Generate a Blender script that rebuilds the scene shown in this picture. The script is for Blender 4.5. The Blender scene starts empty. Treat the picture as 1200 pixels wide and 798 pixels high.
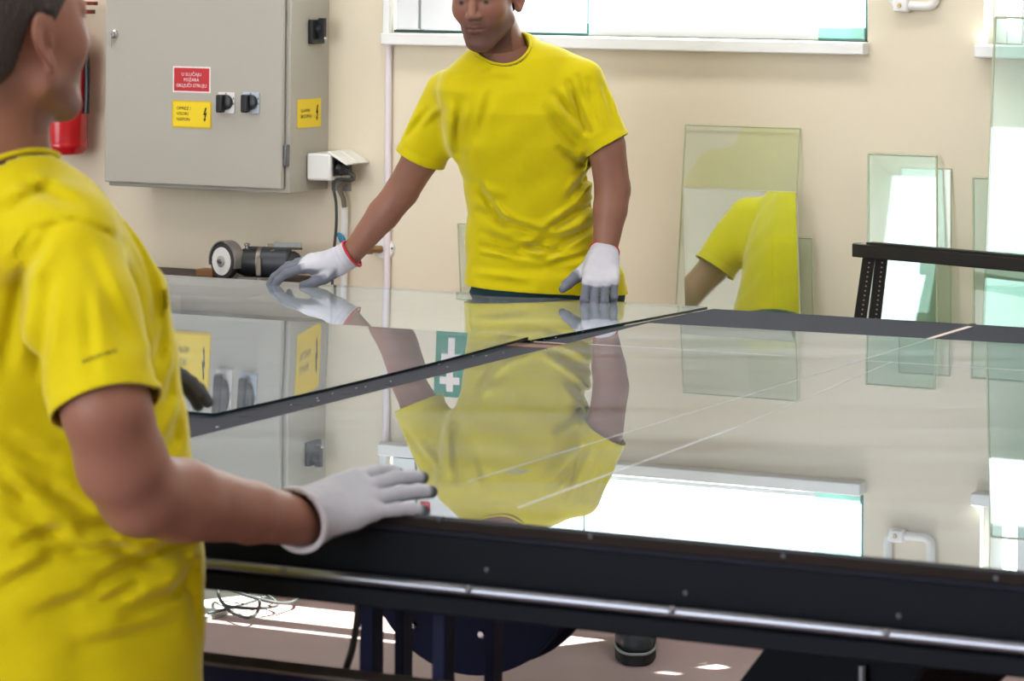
import bpy, bmesh, math, random
import numpy as np
from mathutils import Vector, Matrix
from mathutils.bvhtree import BVHTree

random.seed(7)
SC = bpy.context.scene
COL = SC.collection

# ------------------------------------------------------------------ camera
FPX, X0, Y0, ROLL, CAMZ = 3777.0, 600.0, -54.0, 0.008, 1.70
cam_d = bpy.data.cameras.new('camera')
cam = bpy.data.objects.new('camera', cam_d)
COL.objects.link(cam)
cam.location = (0, 0, CAMZ)
cam.rotation_euler = (Matrix.Rotation(math.radians(90), 3, 'X') @ Matrix.Rotation(ROLL, 3, 'Z')).to_euler()
cam_d.sensor_fit = 'HORIZONTAL'
cam_d.sensor_width = 36.0
cam_d.lens = FPX / 1200.0 * 36.0
cam_d.shift_y = -(399.0 - Y0) / 1200.0
cam_d.clip_end = 200
cam_d.dof.use_dof = True
cam_d.dof.focus_distance = 7.6
cam_d.dof.aperture_fstop = 9.0
SC.camera = cam

# ------------------------------------------------------------------ sky, sun, exposure
world = bpy.data.worlds.new('world')
SC.world = world
world.use_nodes = True
bgn = world.node_tree.nodes['Background']
bgn.inputs['Color'].default_value = (0.90, 0.95, 1.0, 1)
bgn.inputs['Strength'].default_value = 6.0

sun_d = bpy.data.lights.new('sun', 'SUN')
sun_d.energy = 60.0
sun_d.angle = 0.009
sun_d.color = (1.0, 0.96, 0.9)
sun = bpy.data.objects.new('sun', sun_d)
COL.objects.link(sun)
sun.location = (3, 12, 6)
sun.rotation_euler = Vector((-0.350, -0.2135, -1.0)).to_track_quat('-Z', 'Y').to_euler()

SC.view_settings.view_transform = 'Standard'
SC.view_settings.look = 'None'
SC.view_settings.gamma = 1.0
SC.view_settings.use_curve_mapping = False
SC.view_settings.exposure = 0.2
SC.cycles.use_denoising = True
SC.cycles.max_bounces = 10
SC.cycles.transparent_max_bounces = 24
SC.cycles.sample_clamp_indirect = 6.0

# ------------------------------------------------------------------ frames
BETA = math.radians(25.9)
T = np.array([math.cos(BETA), -math.sin(BETA), 0.0])
S = np.array([math.sin(BETA), math.cos(BETA), 0.0])
ZU = np.array([0.0, 0.0, 1.0])
W0 = 8.73 * math.cos(BETA)
TABZ = 0.90

def ray(px, py):
    dx, dy = px - X0, py - Y0
    c, s = math.cos(ROLL), math.sin(ROLL)
    return np.array([(dx * c + dy * s) / FPX, 1.0, -(-dx * s + dy * c) / FPX])

def P(px, py, Y):
    r = ray(px, py) * Y
    return np.array([r[0], r[1], r[2] + CAMZ])

def onz(px, py, z):
    r = ray(px, py)
    return P(px, py, (z - CAMZ) / r[2])

def onwall(px, py, off=0.0):
    r = ray(px, py)
    return P(px, py, (W0 - off) / float(r @ S))

def wt(px, py, off=0.0):
    p = onwall(px, py, off)
    return float(p @ T), float(p[2])

def F(t, s, z):
    return T * t + S * s + ZU * z

def project(p):
    x = p[..., 0] / p[..., 1] * FPX
    y = (CAMZ - p[..., 2]) / p[..., 1] * FPX
    c, s = math.cos(ROLL), math.sin(ROLL)
    return X0 + x * c - y * s, Y0 + x * s + y * c

def uv(px, py, z=TABZ):
    p = onz(px, py, z)
    return float(p @ T), float(p @ S)

# ------------------------------------------------------------------ materials
def lin(r, g, b):
    f = lambda c: (c / 255 / 12.92) if c / 255 <= 0.04045 else ((c / 255 + 0.055) / 1.055) ** 2.4
    return (f(r), f(g), f(b), 1.0)

MATS = {}
def mat(name, col, rough=0.5, metal=0.0, spec=0.5, noise=0.0, nscale=8.0, bump=0.0, bscale=60.0, stretch=None, sheen=0.0, attr=None, sss=0.0):
    if name in MATS:
        return MATS[name]
    m = bpy.data.materials.new(name); m.use_nodes = True
    nt = m.node_tree; b = nt.nodes['Principled BSDF']
    b.inputs['Base Color'].default_value = col
    b.inputs['Roughness'].default_value = rough
    b.inputs['Metallic'].default_value = metal
    b.inputs['Specular IOR Level'].default_value = spec
    if sheen:
        b.inputs['Sheen Weight'].default_value = sheen; b.inputs['Sheen Roughness'].default_value = 0.35; b.inputs['Sheen Tint'].default_value = (1, 0.97, 0.7, 1)
    if sss:
        b.inputs['Subsurface Weight'].default_value = sss
        b.inputs['Subsurface Radius'].default_value = (0.012, 0.005, 0.003)
    tc = nt.nodes.new('ShaderNodeTexCoord'); mp = nt.nodes.new('ShaderNodeMapping')
    nt.links.new(tc.outputs['Object'], mp.inputs['Vector'])
    if stretch: mp.inputs['Scale'].default_value = stretch
    src = None
    if attr:
        a = nt.nodes.new('ShaderNodeAttribute'); a.attribute_name = attr
        src = a.outputs['Color']
    if noise > 0:
        n = nt.nodes.new('ShaderNodeTexNoise'); n.inputs['Scale'].default_value = nscale; n.inputs['Detail'].default_value = 5
        nt.links.new(mp.outputs['Vector'], n.inputs['Vector'])
        mr = nt.nodes.new('ShaderNodeMapRange')
        mr.inputs['To Min'].default_value = 1 - noise; mr.inputs['To Max'].default_value = 1 + noise
        nt.links.new(n.outputs['Fac'], mr.inputs['Value'])
        mx = nt.nodes.new('ShaderNodeMix'); mx.data_type = 'RGBA'; mx.blend_type = 'MULTIPLY'
        mx.inputs['Factor'].default_value = 1.0
        if src is not None: nt.links.new(src, mx.inputs['A'])
        else: mx.inputs['A'].default_value = col
        nt.links.new(mr.outputs['Result'], mx.inputs['B'])
        src = mx.outputs['Result']
    if src is not None: nt.links.new(src, b.inputs['Base Color'])
    if bump > 0:
        n = nt.nodes.new('ShaderNodeTexNoise'); n.inputs['Scale'].default_value = bscale; n.inputs['Detail'].default_value = 3
        nt.links.new(mp.outputs['Vector'], n.inputs['Vector'])
        bp = nt.nodes.new('ShaderNodeBump'); bp.inputs['Strength'].default_value = bump; bp.inputs['Distance'].default_value = 0.004
        nt.links.new(n.outputs['Fac'], bp.inputs['Height']); nt.links.new(bp.outputs['Normal'], b.inputs['Normal'])
    MATS[name] = m
    return m

def glass_mat(name, tint, r0, r1, dust=0.0, dustcol=(0.75, 0.8, 0.85, 1), gloss=(0.95, 0.97, 1.0, 1), streak=None, power=4.0):
    """sheet glass: see-through with a mirror reflection that grows from r0 (head on) to r1 (grazing), thin dust on top"""
    m = bpy.data.materials.new(name); m.use_nodes = True
    nt = m.node_tree; nt.nodes.clear(); N = nt.nodes.new; L = nt.links.new
    out = N('ShaderNodeOutputMaterial')
    tr = N('ShaderNodeBsdfTransparent'); tr.inputs['Color'].default_value = tint
    gl = N('ShaderNodeBsdfGlossy'); gl.inputs['Color'].default_value = gloss; gl.inputs['Roughness'].default_value = 0.0
    geo = N('ShaderNodeNewGeometry')
    dot = N('ShaderNodeVectorMath'); dot.operation = 'DOT_PRODUCT'
    L(geo.outputs['Incoming'], dot.inputs[0]); L(geo.outputs['Normal'], dot.inputs[1])
    ab = N('ShaderNodeMath'); ab.operation = 'ABSOLUTE'; L(dot.outputs['Value'], ab.inputs[0])
    om = N('ShaderNodeMath'); om.operation = 'SUBTRACT'; om.inputs[0].default_value = 1.0; L(ab.outputs[0], om.inputs[1])
    pw = N('ShaderNodeMath'); pw.operation = 'POWER'; pw.inputs[1].default_value = power; L(om.outputs[0], pw.inputs[0])
    mr = N('ShaderNodeMapRange'); mr.inputs['To Min'].default_value = r0; mr.inputs['To Max'].default_value = r1
    L(pw.outputs[0], mr.inputs['Value'])
    mx = N('ShaderNodeMixShader'); L(mr.outputs['Result'], mx.inputs['Fac']); L(tr.outputs[0], mx.inputs[1]); L(gl.outputs[0], mx.inputs[2])
    last = mx
    if dust > 0:
        df = N('ShaderNodeBsdfDiffuse'); df.inputs['Color'].default_value = dustcol
        m2 = N('ShaderNodeMixShader')
        if streak:
            tc = N('ShaderNodeTexCoord'); mp = N('ShaderNodeMapping'); mp.inputs['Scale'].default_value = streak
            mp.inputs['Rotation'].default_value = (0, 0, BETA)
            L(tc.outputs['Object'], mp.inputs['Vector'])
            nz = N('ShaderNodeTexNoise'); nz.inputs['Scale'].default_value = 1.0; nz.inputs['Detail'].default_value = 4
            L(mp.outputs['Vector'], nz.inputs['Vector'])
            r2 = N('ShaderNodeMapRange'); r2.inputs['From Min'].default_value = 0.3; r2.inputs['From Max'].default_value = 0.7
            r2.inputs['To Min'].default_value = dust * 0.45; r2.inputs['To Max'].default_value = dust * 1.5
            L(nz.outputs['Fac'], r2.inputs['Value']); L(r2.outputs['Result'], m2.inputs['Fac'])
        else:
            m2.inputs['Fac'].default_value = dust
        L(mx.outputs[0], m2.inputs[1]); L(df.outputs[0], m2.inputs[2])
        last = m2
    L(last.outputs[0], out.inputs['Surface'])
    return m

# ------------------------------------------------------------------ object helpers
def tag(o, label, cat, group=None):
    o['label'] = label; o['category'] = cat
    if group: o['group'] = group
    return o

def empty(name, loc, label=None, cat=None, group=None, kind=None):
    o = bpy.data.objects.new(name, None); COL.objects.link(o)
    o.location = tuple(float(v) for v in loc); o.empty_display_size = 0.1
    if label: tag(o, label, cat, group)
    if kind: o['kind'] = kind
    return o

def origin_of(o):
    v = np.zeros(3)
    while o is not None:
        v = v + np.array(o.location); o = o.parent
    return v

def link_mesh(name, verts, faces, m, parent=None, smooth=False, loc=None, auto=None):
    """world-space vertices; the object sits at loc (or at its parent's origin)"""
    me = bpy.data.meshes.new(name)
    org = origin_of(parent) if parent is not None else (np.array(loc, float) if loc is not None else np.zeros(3))
    v = np.asarray(verts, float) - org
    me.from_pydata(v.tolist(), [], [list(map(int, f)) for f in faces])
    me.validate(); me.update()
    o = bpy.data.objects.new(name, me); COL.objects.link(o)
    if parent is not None: o.parent = parent
    else: o.location = tuple(float(x) for x in org)
    for mm in (m if isinstance(m, (list, tuple)) else [m]): me.materials.append(mm)
    if smooth:
        me.polygons.foreach_set('use_smooth', [True] * len(me.polygons))
    if auto is not None:
        me.polygons.foreach_set('use_smooth', [True] * len(me.polygons))
        me.set_sharp_from_angle(angle=math.radians(auto))
    return o

class MB:
    def __init__(self): self.v = []; self.f = []
    def add(self, v, f):
        b = len(self.v); self.v += [tuple(float(c) for c in p) for p in v]; self.f += [tuple(i + b for i in q) for q in f]
        return self
    def hexa(self, c8):
        return self.add(c8, [(0, 3, 2, 1), (4, 5, 6, 7), (0, 1, 5, 4), (1, 2, 6, 5), (2, 3, 7, 6), (3, 0, 4, 7)])
    def box(self, o, ax, ay, az):
        """o corner; ax, ay, az edge vectors"""
        o, ax, ay, az = (np.array(q, float) for q in (o, ax, ay, az))
        return self.hexa([o, o + ax, o + ax + ay, o + ay, o + az, o + ax + az, o + ax + ay + az, o + ay + az])
    def fbox(self, t0, t1, s0, s1, z0, z1):
        return self.box(F(t0, s0, z0), T * (t1 - t0), S * (s1 - s0), ZU * (z1 - z0))
    def wbox(self, t0, t1, o0, o1, z0, z1):
        """on the back wall: o = distance out from the wall"""
        return self.fbox(t0, t1, W0 - o1, W0 - o0, z0, z1)
    def tube(self, pts, r, n=12, cap=True, flat=None, closed=False):
        pts = [np.array(p, float) for p in pts]; m = len(pts)
        rs = r if isinstance(r, (list, tuple, np.ndarray)) else [r] * m
        prev = None; rings = []
        for i, p in enumerate(pts):
            if closed: d = pts[(i + 1) % m] - pts[i - 1]
            else: d = pts[min(i + 1, m - 1)] - pts[max(i - 1, 0)]
            d = d / (np.linalg.norm(d) + 1e-9)
            if prev is None:
                a = np.cross(d, ZU if abs(d[2]) < 0.9 else np.array([1.0, 0, 0]))
            else:
                a = prev - d * (prev @ d)
            a = a / (np.linalg.norm(a) + 1e-9); prev = a
            b = np.cross(d, a)
            rings.append([p + (a * math.cos(q) + b * math.sin(q)) * rs[i] for q in (2 * math.pi * k / n for k in range(n))])
        v = [q for ring in rings for q in ring]; f = []
        for i in range(m if closed else m - 1):
            j = (i + 1) % m
            for k in range(n):
                l = (k + 1) % n
                f.append((i * n + k, i * n + l, j * n + l, j * n + k))
        if cap and not closed:
            f.append(tuple(range(n - 1, -1, -1))); f.append(tuple((m - 1) * n + k for k in range(n)))
        return self.add(v, f)
    def lathe(self, c, axis, prof, n=32, cap=True):
        """prof: list of (along, radius) about axis through c"""
        axis = np.array(axis, float); axis = axis / np.linalg.norm(axis)
        a = np.cross(axis, ZU if abs(axis[2]) < 0.9 else np.array([1.0, 0, 0])); a /= np.linalg.norm(a); b = np.cross(axis, a)
        v = []; f = []
        for h, r in prof:
            for k in range(n):
                q = 2 * math.pi * k / n
                v.append(np.array(c) + axis * h + (a * math.cos(q) + b * math.sin(q)) * r)
        m = len(prof)
        for i in range(m - 1):
            for k in range(n):
                l = (k + 1) % n
                f.append((i * n + k, i * n + l, (i + 1) * n + l, (i + 1) * n + k))
        if cap:
            f.append(tuple(range(n - 1, -1, -1))); f.append(tuple((m - 1) * n + k for k in range(n)))
        return self.add(v, f)
    def prism(self, poly, ext):
        """planar polygon of world points, extruded by vector ext"""
        n = len(poly); ext = np.array(ext, float)
        v = [np.array(p, float) for p in poly] + [np.array(p, float) + ext for p in poly]
        f = [tuple(range(n)), tuple(range(2 * n - 1, n - 1, -1))]
        f += [(k + n, (k + 1) % n + n, (k + 1) % n, k) for k in range(n)]
        return self.add(v, f)
    def build(self, name, m, parent=None, bevel=0.0, auto=35, loc=None, seg=2):
        o = link_mesh(name, self.v, self.f, m, parent, loc=loc)
        me = o.data
        bm = bmesh.new(); bm.from_mesh(me)
        bmesh.ops.recalc_face_normals(bm, faces=bm.faces)
        bm.to_mesh(me); bm.free()
        if bevel > 0:
            md = o.modifiers.new('bevel', 'BEVEL'); md.width = bevel; md.segments = seg; md.limit_method = 'ANGLE'; md.angle_limit = math.radians(40)
            me.polygons.foreach_set('use_smooth', [True] * len(me.polygons)); md.harden_normals = False
            me.set_sharp_from_angle(angle=math.radians(50))
        elif auto:
            me.polygons.foreach_set('use_smooth', [True] * len(me.polygons)); me.set_sharp_from_angle(angle=math.radians(auto))
        return o

def spline(pts, n=8):
    pts = [np.array(p, float) for p in pts]
    out = []
    for i in range(len(pts) - 1):
        p0, p1, p2, p3 = pts[max(i - 1, 0)], pts[i], pts[i + 1], pts[min(i + 2, len(pts) - 1)]
        for k in range(n):
            t = k / n
            out.append(0.5 * ((2 * p1) + (-p0 + p2) * t + (2 * p0 - 5 * p1 + 4 * p2 - p3) * t * t + (-p0 + 3 * p1 - 3 * p2 + p3) * t ** 3))
    out.append(pts[-1])
    return out

def text_mesh(name, s, origin, ax, ay, height, m, parent, align='LEFT', depth=0.0006, width=None):
    """flat lettering as real mesh: ax reading direction, ay up direction (unit vectors)"""
    cu = bpy.data.curves.new('lettering_curve', 'FONT'); cu.body = s; cu.align_x = align; cu.size = 1.0; cu.resolution_u = 2
    to = bpy.data.objects.new('lettering_tmp', cu); COL.objects.link(to)
    dg = bpy.context.evaluated_depsgraph_get(); dg.update()
    me = bpy.data.meshes.new_from_object(to.evaluated_get(dg))
    bpy.data.objects.remove(to); bpy.data.curves.remove(cu)
    co = np.zeros(len(me.vertices) * 3); me.vertices.foreach_get('co', co); co = co.reshape(-1, 3)
    k = height / 0.72
    kx = k
    if width is not None and len(co):
        kx = width / max(1e-6, co[:, 0].max() - co[:, 0].min())
    n = np.cross(ax, ay)
    v = np.array(origin) + co[:, :1] * kx * np.array(ax) + co[:, 1:2] * k * np.array(ay) + n * depth
    f = [tuple(p.vertices) for p in me.polygons]
    bpy.data.meshes.remove(me)
    return link_mesh(name, v, f, m, parent)

# ------------------------------------------------------------------ implicit surfaces
def smin(a, b, k):
    h = np.clip(0.5 + 0.5 * (b - a) / k, 0, 1)
    return b * (1 - h) + a * h - k * h * (1 - h)

def smax(a, b, k): return -smin(-a, -b, k)

def rcone(p, a, b, ra, rb):
    a = np.asarray(a, np.float32); b = np.asarray(b, np.float32)
    ab = b - a; t = np.clip(((p - a) @ ab) / max(1e-9, float(ab @ ab)), 0, 1)
    d = p - a - t[:, None] * ab
    return np.sqrt((d * d).sum(1)) - (ra + t * (rb - ra))

def chain(p, pts, rs, k=0.01):
    d = None
    for i in range(len(pts) - 1):
        e = rcone(p, pts[i], pts[i + 1], rs[i], rs[i + 1])
        d = e if d is None else smin(d, e, k)
    return d

def ellip(p, c, r):
    r = np.asarray(r, np.float32); q = (p - np.asarray(c, np.float32))
    k0 = np.sqrt(((q / r) ** 2).sum(1)); k1 = np.sqrt(((q / (r * r)) ** 2).sum(1)) + 1e-9
    return k0 * (k0 - 1.0) / k1

def surface_nets(Fv, org, h):
    neg = Fv < 0
    c = [neg[i:i + neg.shape[0] - 1, j:j + neg.shape[1] - 1, k:k + neg.shape[2] - 1] for i in (0, 1) for j in (0, 1) for k in (0, 1)]
    allv = c[0].copy(); anyv = c[0].copy()
    for q in c[1:]: allv &= q; anyv |= q
    act = anyv & ~allv
    I = np.argwhere(act)
    vid = np.full(act.shape, -1, np.int32); vid[act] = np.arange(len(I))
    corner = np.array([(i, j, k) for i in (0, 1) for j in (0, 1) for k in (0, 1)])
    val = np.stack([Fv[I[:, 0] + q[0], I[:, 1] + q[1], I[:, 2] + q[2]] for q in corner], 1)
    acc = np.zeros((len(I), 3)); cnt = np.zeros(len(I))
    for a in range(8):
        for b in range(a + 1, 8):
            if np.abs(corner[a] - corner[b]).sum() != 1: continue
            m = (val[:, a] < 0) != (val[:, b] < 0)
            t = np.where(m, val[:, a] / np.where(m, val[:, a] - val[:, b], 1), 0)
            acc += np.where(m[:, None], corner[a] + t[:, None] * (corner[b] - corner[a]), 0); cnt += m
    V = np.array(org) + (I + acc / cnt[:, None]) * h
    quads = []
    for ax in range(3):
        sl0 = [slice(None)] * 3; sl1 = [slice(None)] * 3
        sl0[ax] = slice(0, -1); sl1[ax] = slice(1, None)
        e = neg[tuple(sl0)] != neg[tuple(sl1)]
        J = np.argwhere(e)
        b, c2 = (ax + 1) % 3, (ax + 2) % 3
        ok = (J[:, b] >= 1) & (J[:, c2] >= 1) & (J[:, b] < act.shape[b]) & (J[:, c2] < act.shape[c2])
        J = J[ok]
        flip = neg[J[:, 0], J[:, 1], J[:, 2]]
        def cell(db, dc):
            K = J.copy(); K[:, b] += db; K[:, c2] += dc
            return vid[K[:, 0], K[:, 1], K[:, 2]]
        q = np.stack([cell(-1, -1), cell(0, -1), cell(0, 0), cell(-1, 0)], 1)
        q = np.where(flip[:, None], q, q[:, ::-1])
        quads.append(q)
    return V, np.concatenate(quads)

def sdf_mesh(f, bmin, bmax, h, margin=0.02):
    bmin = np.array(bmin, float); bmax = np.array(bmax, float)
    B = 6
    nb = np.ceil((bmax - bmin) / (h * B)).astype(int)
    n = nb * B
    ci = np.indices(nb).reshape(3, -1).T
    cp = (bmin + (ci * B + (B - 1) / 2) * h).astype(np.float32)
    cd = f(cp)
    act = np.abs(cd) < (B * h * 0.9 + margin)
    G = np.where(cd < 0, -1.0, 1.0).astype(np.float32).reshape(nb)
    G = np.repeat(np.repeat(np.repeat(G, B, 0), B, 1), B, 2)
    off = np.indices((B, B, B)).reshape(3, -1).T
    A = ci[act] * B
    for s in range(0, len(A), 3000):
        idx = (A[s:s + 3000, None, :] + off[None]).reshape(-1, 3)
        v = f((bmin + idx * h).astype(np.float32))
        G[idx[:, 0], idx[:, 1], idx[:, 2]] = v
    return surface_nets(G, bmin, h)

def smooth_mesh(V, Fq, it=2, w=0.5):
    e = np.concatenate([Fq[:, [0, 1]], Fq[:, [1, 2]], Fq[:, [2, 3]], Fq[:, [3, 0]]])
    for _ in range(it):
        acc = np.zeros_like(V); cnt = np.zeros(len(V))
        for a, b in ((0, 1), (1, 0)):
            for d in range(3): acc[:, d] += np.bincount(e[:, a], weights=V[e[:, b], d], minlength=len(V))
            cnt += np.bincount(e[:, a], minlength=len(V))
        V = V * (1 - w) + w * acc / np.maximum(cnt, 1)[:, None]
    return V

def unit(v): v = np.array(v, float); return v / np.linalg.norm(v)

def vcolor(o, cols):
    a = o.data.color_attributes.new('Col', 'FLOAT_COLOR', 'POINT')
    a.data.foreach_set('color', np.concatenate([cols, np.ones((len(cols), 1))], 1).astype(np.float32).ravel())

def cut_open(o, co, no, centre, rad, axis=None):
    """cut the mesh of o by a plane, only near centre, dropping the side the normal points to; returns the rim loop (world)"""
    org = origin_of(o)
    bm = bmesh.new(); bm.from_mesh(o.data)
    c = Vector(centre - org)
    if axis is None:
        inside = lambda q: (q - c).length < rad
    else:
        a0 = Vector(axis[0] - org); ad = Vector(unit(axis[1])); rm = axis[2]; guard = axis[3] if len(axis) > 3 else None
        inside = lambda q: (q - c).length < rad and ((q - a0) - ad * (q - a0).dot(ad)).length < rm and (guard is None or guard(np.array([np.array(q) + org], np.float32))[0] > 0.0015)
    fs = [f for f in bm.faces if inside(f.calc_center_median())]
    es = {e for f in fs for e in f.edges}; vs = {v for f in fs for v in f.verts}
    pc = Vector(co - org); pn = Vector(no).normalized()
    bmesh.ops.bisect_plane(bm, geom=list(vs) + list(es) + fs, plane_co=pc, plane_no=pn, dist=1e-6)
    kill = [f for f in bm.faces if inside(f.calc_center_median()) and (f.calc_center_median() - pc).dot(pn) > 0]
    bmesh.ops.delete(bm, geom=kill, context='FACES')
    rim = [v for v in bm.verts if v.is_boundary and abs((v.co - pc).dot(pn)) < 2e-4 and (v.co - c).length < rad]
    pts = [np.array(v.co) + org for v in rim]
    bm.to_mesh(o.data); bm.free(); o.data.update()
    if not pts: return []
    ctr = np.mean(pts, 0); a = np.cross(no, [0.3, 0.9, 0.2]); a /= np.linalg.norm(a); b = np.cross(no, a); b /= np.linalg.norm(b)
    ang = [math.atan2((p - ctr) @ b, (p - ctr) @ a) for p in pts]
    pts = [pts[i] for i in np.argsort(ang)]
    # thin to an even loop
    m = 64; ang = sorted(ang); out = []
    A = np.array(ang); Pn = np.array(pts)
    for k in range(m):
        q = -math.pi + 2 * math.pi * k / m
        out.append(np.array([np.interp(q, A, Pn[:, d], period=2 * math.pi) for d in range(3)]))
    return out

# ================================================================== THE ROOM
M_WALL = mat('cream_wall_paint', lin(227, 217, 195), 0.75, noise=0.035, nscale=2.2, bump=0.12, bscale=35)
M_WALL2 = mat('white_hall_paint', lin(225, 222, 212), 0.8, noise=0.03, nscale=1.5)
M_WHITE = mat('white_window_frame', lin(236, 238, 238), 0.4, noise=0.02, nscale=5)
M_PVC = mat('white_plastic', lin(232, 232, 230), 0.35, noise=0.02, nscale=9)
M_FLOOR = mat('pinkish_concrete', lin(160, 135, 135), 0.62, noise=0.14, nscale=3.2, bump=0.15, bscale=25)
M_CEIL = mat('white_ceiling', lin(225, 224, 218), 0.85, noise=0.02, nscale=1.0)
M_PANEL = mat('frosted_shutter', lin(226, 229, 232), 0.5, noise=0.02, nscale=3)
M_DARKGAP = mat('dark_green_gap', lin(40, 66, 62), 0.4)
M_PANE = glass_mat('window_glass', (0.96, 0.99, 0.98, 1), 0.06, 0.8)

def structure(o):
    o['kind'] = 'structure'; return o

WT0, WT1, WTOP = -6.7, 2.6, 4.2
a0, zs = wt(459, 38)               # window: left edge, sill level
a1, _ = wt(1017, 44)
b0, _ = wt(1153, 40)
b1 = b0 + 1.9
ZS, ZT = zs, 2.86
w = MB()
w.wbox(WT0, WT1, -0.16, 0, 0, ZS)
w.wbox(WT0, WT1, -0.16, 0, ZT, WTOP)
w.wbox(WT0, a0, -0.16, 0, ZS, ZT)
w.wbox(a1, b0, -0.16, 0, ZS, ZT)
w.wbox(b1, WT1, -0.16, 0, ZS, ZT)
structure(w.build('wall_back', M_WALL, auto=None, loc=F(0, W0, 0)))
w = MB()
SF = -6.0
w.fbox(WT0 - 0.25, WT1 + 0.25, SF, W0 + 0.25, -0.2, 0)
structure(w.build('floor', M_FLOOR, auto=None, loc=F(0, 3, 0)))
w = MB()
w.fbox(WT0 - 0.25, WT1 + 0.25, -3.3, W0 + 0.25, WTOP, WTOP + 0.2)
structure(w.build('ceiling', M_CEIL, auto=None, loc=F(0, 5, WTOP)))
# left wall; the hall is open to daylight on the camera's side
w = MB(); w.fbox(WT0 - 0.25, WT0, -3.3, W0, 0, WTOP)
structure(w.build('wall_left', M_WALL2, auto=None, loc=F(WT0, 3, 0)))
w = MB(); w.fbox(WT1, WT1 + 0.25, -3.3, W0, 0, WTOP)
structure(w.build('wall_right', M_WALL2, auto=None, loc=F(WT1, 3, 0)))

w = MB(); w.fbox(-2.0, WT1 + 0.25, -3.55, -3.3, 0, WTOP)
structure(w.build('wall_front', M_WALL2, auto=None, loc=F(0, -3.4, 0)))
# unseen fill lights added under the ceiling to brighten shoulders and tops
M_FILL = bpy.data.materials.new('lamp_diffuser'); M_FILL.use_nodes = True
_b = M_FILL.node_tree.nodes['Principled BSDF']; _b.inputs['Emission Color'].default_value = (1, 0.98, 0.95, 1); _b.inputs['Emission Strength'].default_value = 4.0
def ceiling_fill_light(t, s_, label, watts):
    e = empty('ceiling_lamp', F(t, s_, WTOP - 0.06), label, 'lamp', 'flat lamps on the hall ceiling')
    m = MB(); m.fbox(t - 0.62, t + 0.62, s_ - 0.32, s_ + 0.32, WTOP - 0.05, WTOP - 0.001); m.build('housing', M_WHITE, e)
    m = MB(); m.fbox(t - 0.6, t + 0.6, s_ - 0.3, s_ + 0.3, WTOP - 0.056, WTOP - 0.0505); m.build('diffuser', M_FILL, e)
    ld = bpy.data.lights.new('lamp_light', 'AREA'); ld.shape = 'RECTANGLE'; ld.size = 1.2; ld.size_y = 0.6; ld.energy = watts; ld.color = (1.0, 0.98, 0.95)
    lo = bpy.data.objects.new('lamp_light', ld); COL.objects.link(lo); lo.parent = e; lo.location = (0, 0, -0.002); lo.rotation_euler = (0, 0, -BETA)
for t, s_, nm in ((-5.2, 6.2, 'flat ceiling lamp above the cabinet end of the table'), (-2.9, 6.4, 'flat ceiling lamp above the standing man'), (-0.6, 6.2, 'flat ceiling lamp above the black rack'),
                  (-1.0, 3.2, 'flat ceiling lamp on the right above the front of the table'), (-4.4, 2.6, 'flat ceiling lamp above the left front of the table')):
    ceiling_fill_light(t, s_, nm, 20.0)

def window(name, t0, t1, left_panels=False):
    e = empty(name, F((t0 + t1) / 2, W0, ZS), kind='structure')
    m = MB()
    fr = 0.035
    m.wbox(t0, t0 + fr, -0.14, -0.08, ZS, ZT); m.wbox(t1 - fr, t1, -0.14, -0.08, ZS, ZT)
    m.wbox(t0 + fr, t1 - fr, -0.14, -0.08, ZS, ZS + fr); m.wbox(t0 + fr, t1 - fr, -0.14, -0.08, ZT - fr, ZT)
    m.build('window_frame', M_WHITE, e, bevel=0.003)
    m = MB(); m.wbox(t0 + fr, t1 - fr, -0.135, -0.085, 2.50, 2.60); m.build('transom_bar', M_WHITE, e, bevel=0.003)
    m = MB()
    zt = ZS
    m.wbox(t0 - 0.012, t1 + 0.004, -0.08, 0.045, zt - 0.033, zt); m.build('window_sill', M_WHITE, e, bevel=0.004)
    m = MB(); m.wbox(t0 + fr, t1 - fr, -0.113, -0.107, ZS + fr, 2.50); m.build('pane', M_PANE, e, auto=None)
    m = MB(); m.wbox(t0 + fr, t1 - fr, -0.113, -0.107, 2.60, ZT - fr); m.build('pane', M_PANE, e, auto=None)
    return e
win1 = window('window_1', a0, a1)
win2 = window('window_2', b0, b1)
# white casing strip at the left end of window 1
c0, _ = wt(452, 20); c1, _ = wt(460, 20)
m = MB(); m.wbox(c0, c1, 0.0, 0.02, ZS - 0.035, ZT + 0.05); m.build('casing', M_WHITE, win1, bevel=0.003)
# two frosted shutter panels standing in the left part of the window
for x0, x1 in ((465, 491), (494, 548)):
    t0, _ = wt(x0, 20, -0.01); t1, _ = wt(x1, 20, -0.01)
    m = MB(); m.wbox(t0, t1, -0.03, -0.005, ZS + 0.010, 2.30); m.build('shutter_panel', M_PANEL, win1, bevel=0.002)
t0, _ = wt(461, 30, 0.0); t1, _ = wt(549, 30, 0.0)
m = MB(); m.wbox(t0, t1, -0.032, -0.004, ZS + 0.0005, ZS + 0.0085); m.build('shutter_track', M_DARKGAP, win1)
t0, _ = wt(491.2, 20, -0.008); t1, _ = wt(493.6, 20, -0.008)
m = MB(); m.wbox(t0, t1, -0.028, -0.012, ZS + 0.009, 2.29); m.build('shutter_seal', mat('grey_seal', lin(150, 158, 158), 0.5), win1)

for k_ in range(3):  # panels added to keep the second window's sun off the floor
    q0 = b0 + 0.085 + k_ * 0.60
    m = MB(); m.wbox(q0, min(q0 + 0.594, b1 - 0.036), -0.06, -0.04, ZS + 0.004, ZT - 0.04); m.build('shutter_panel', M_PANEL, win2, bevel=0.002)
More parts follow.
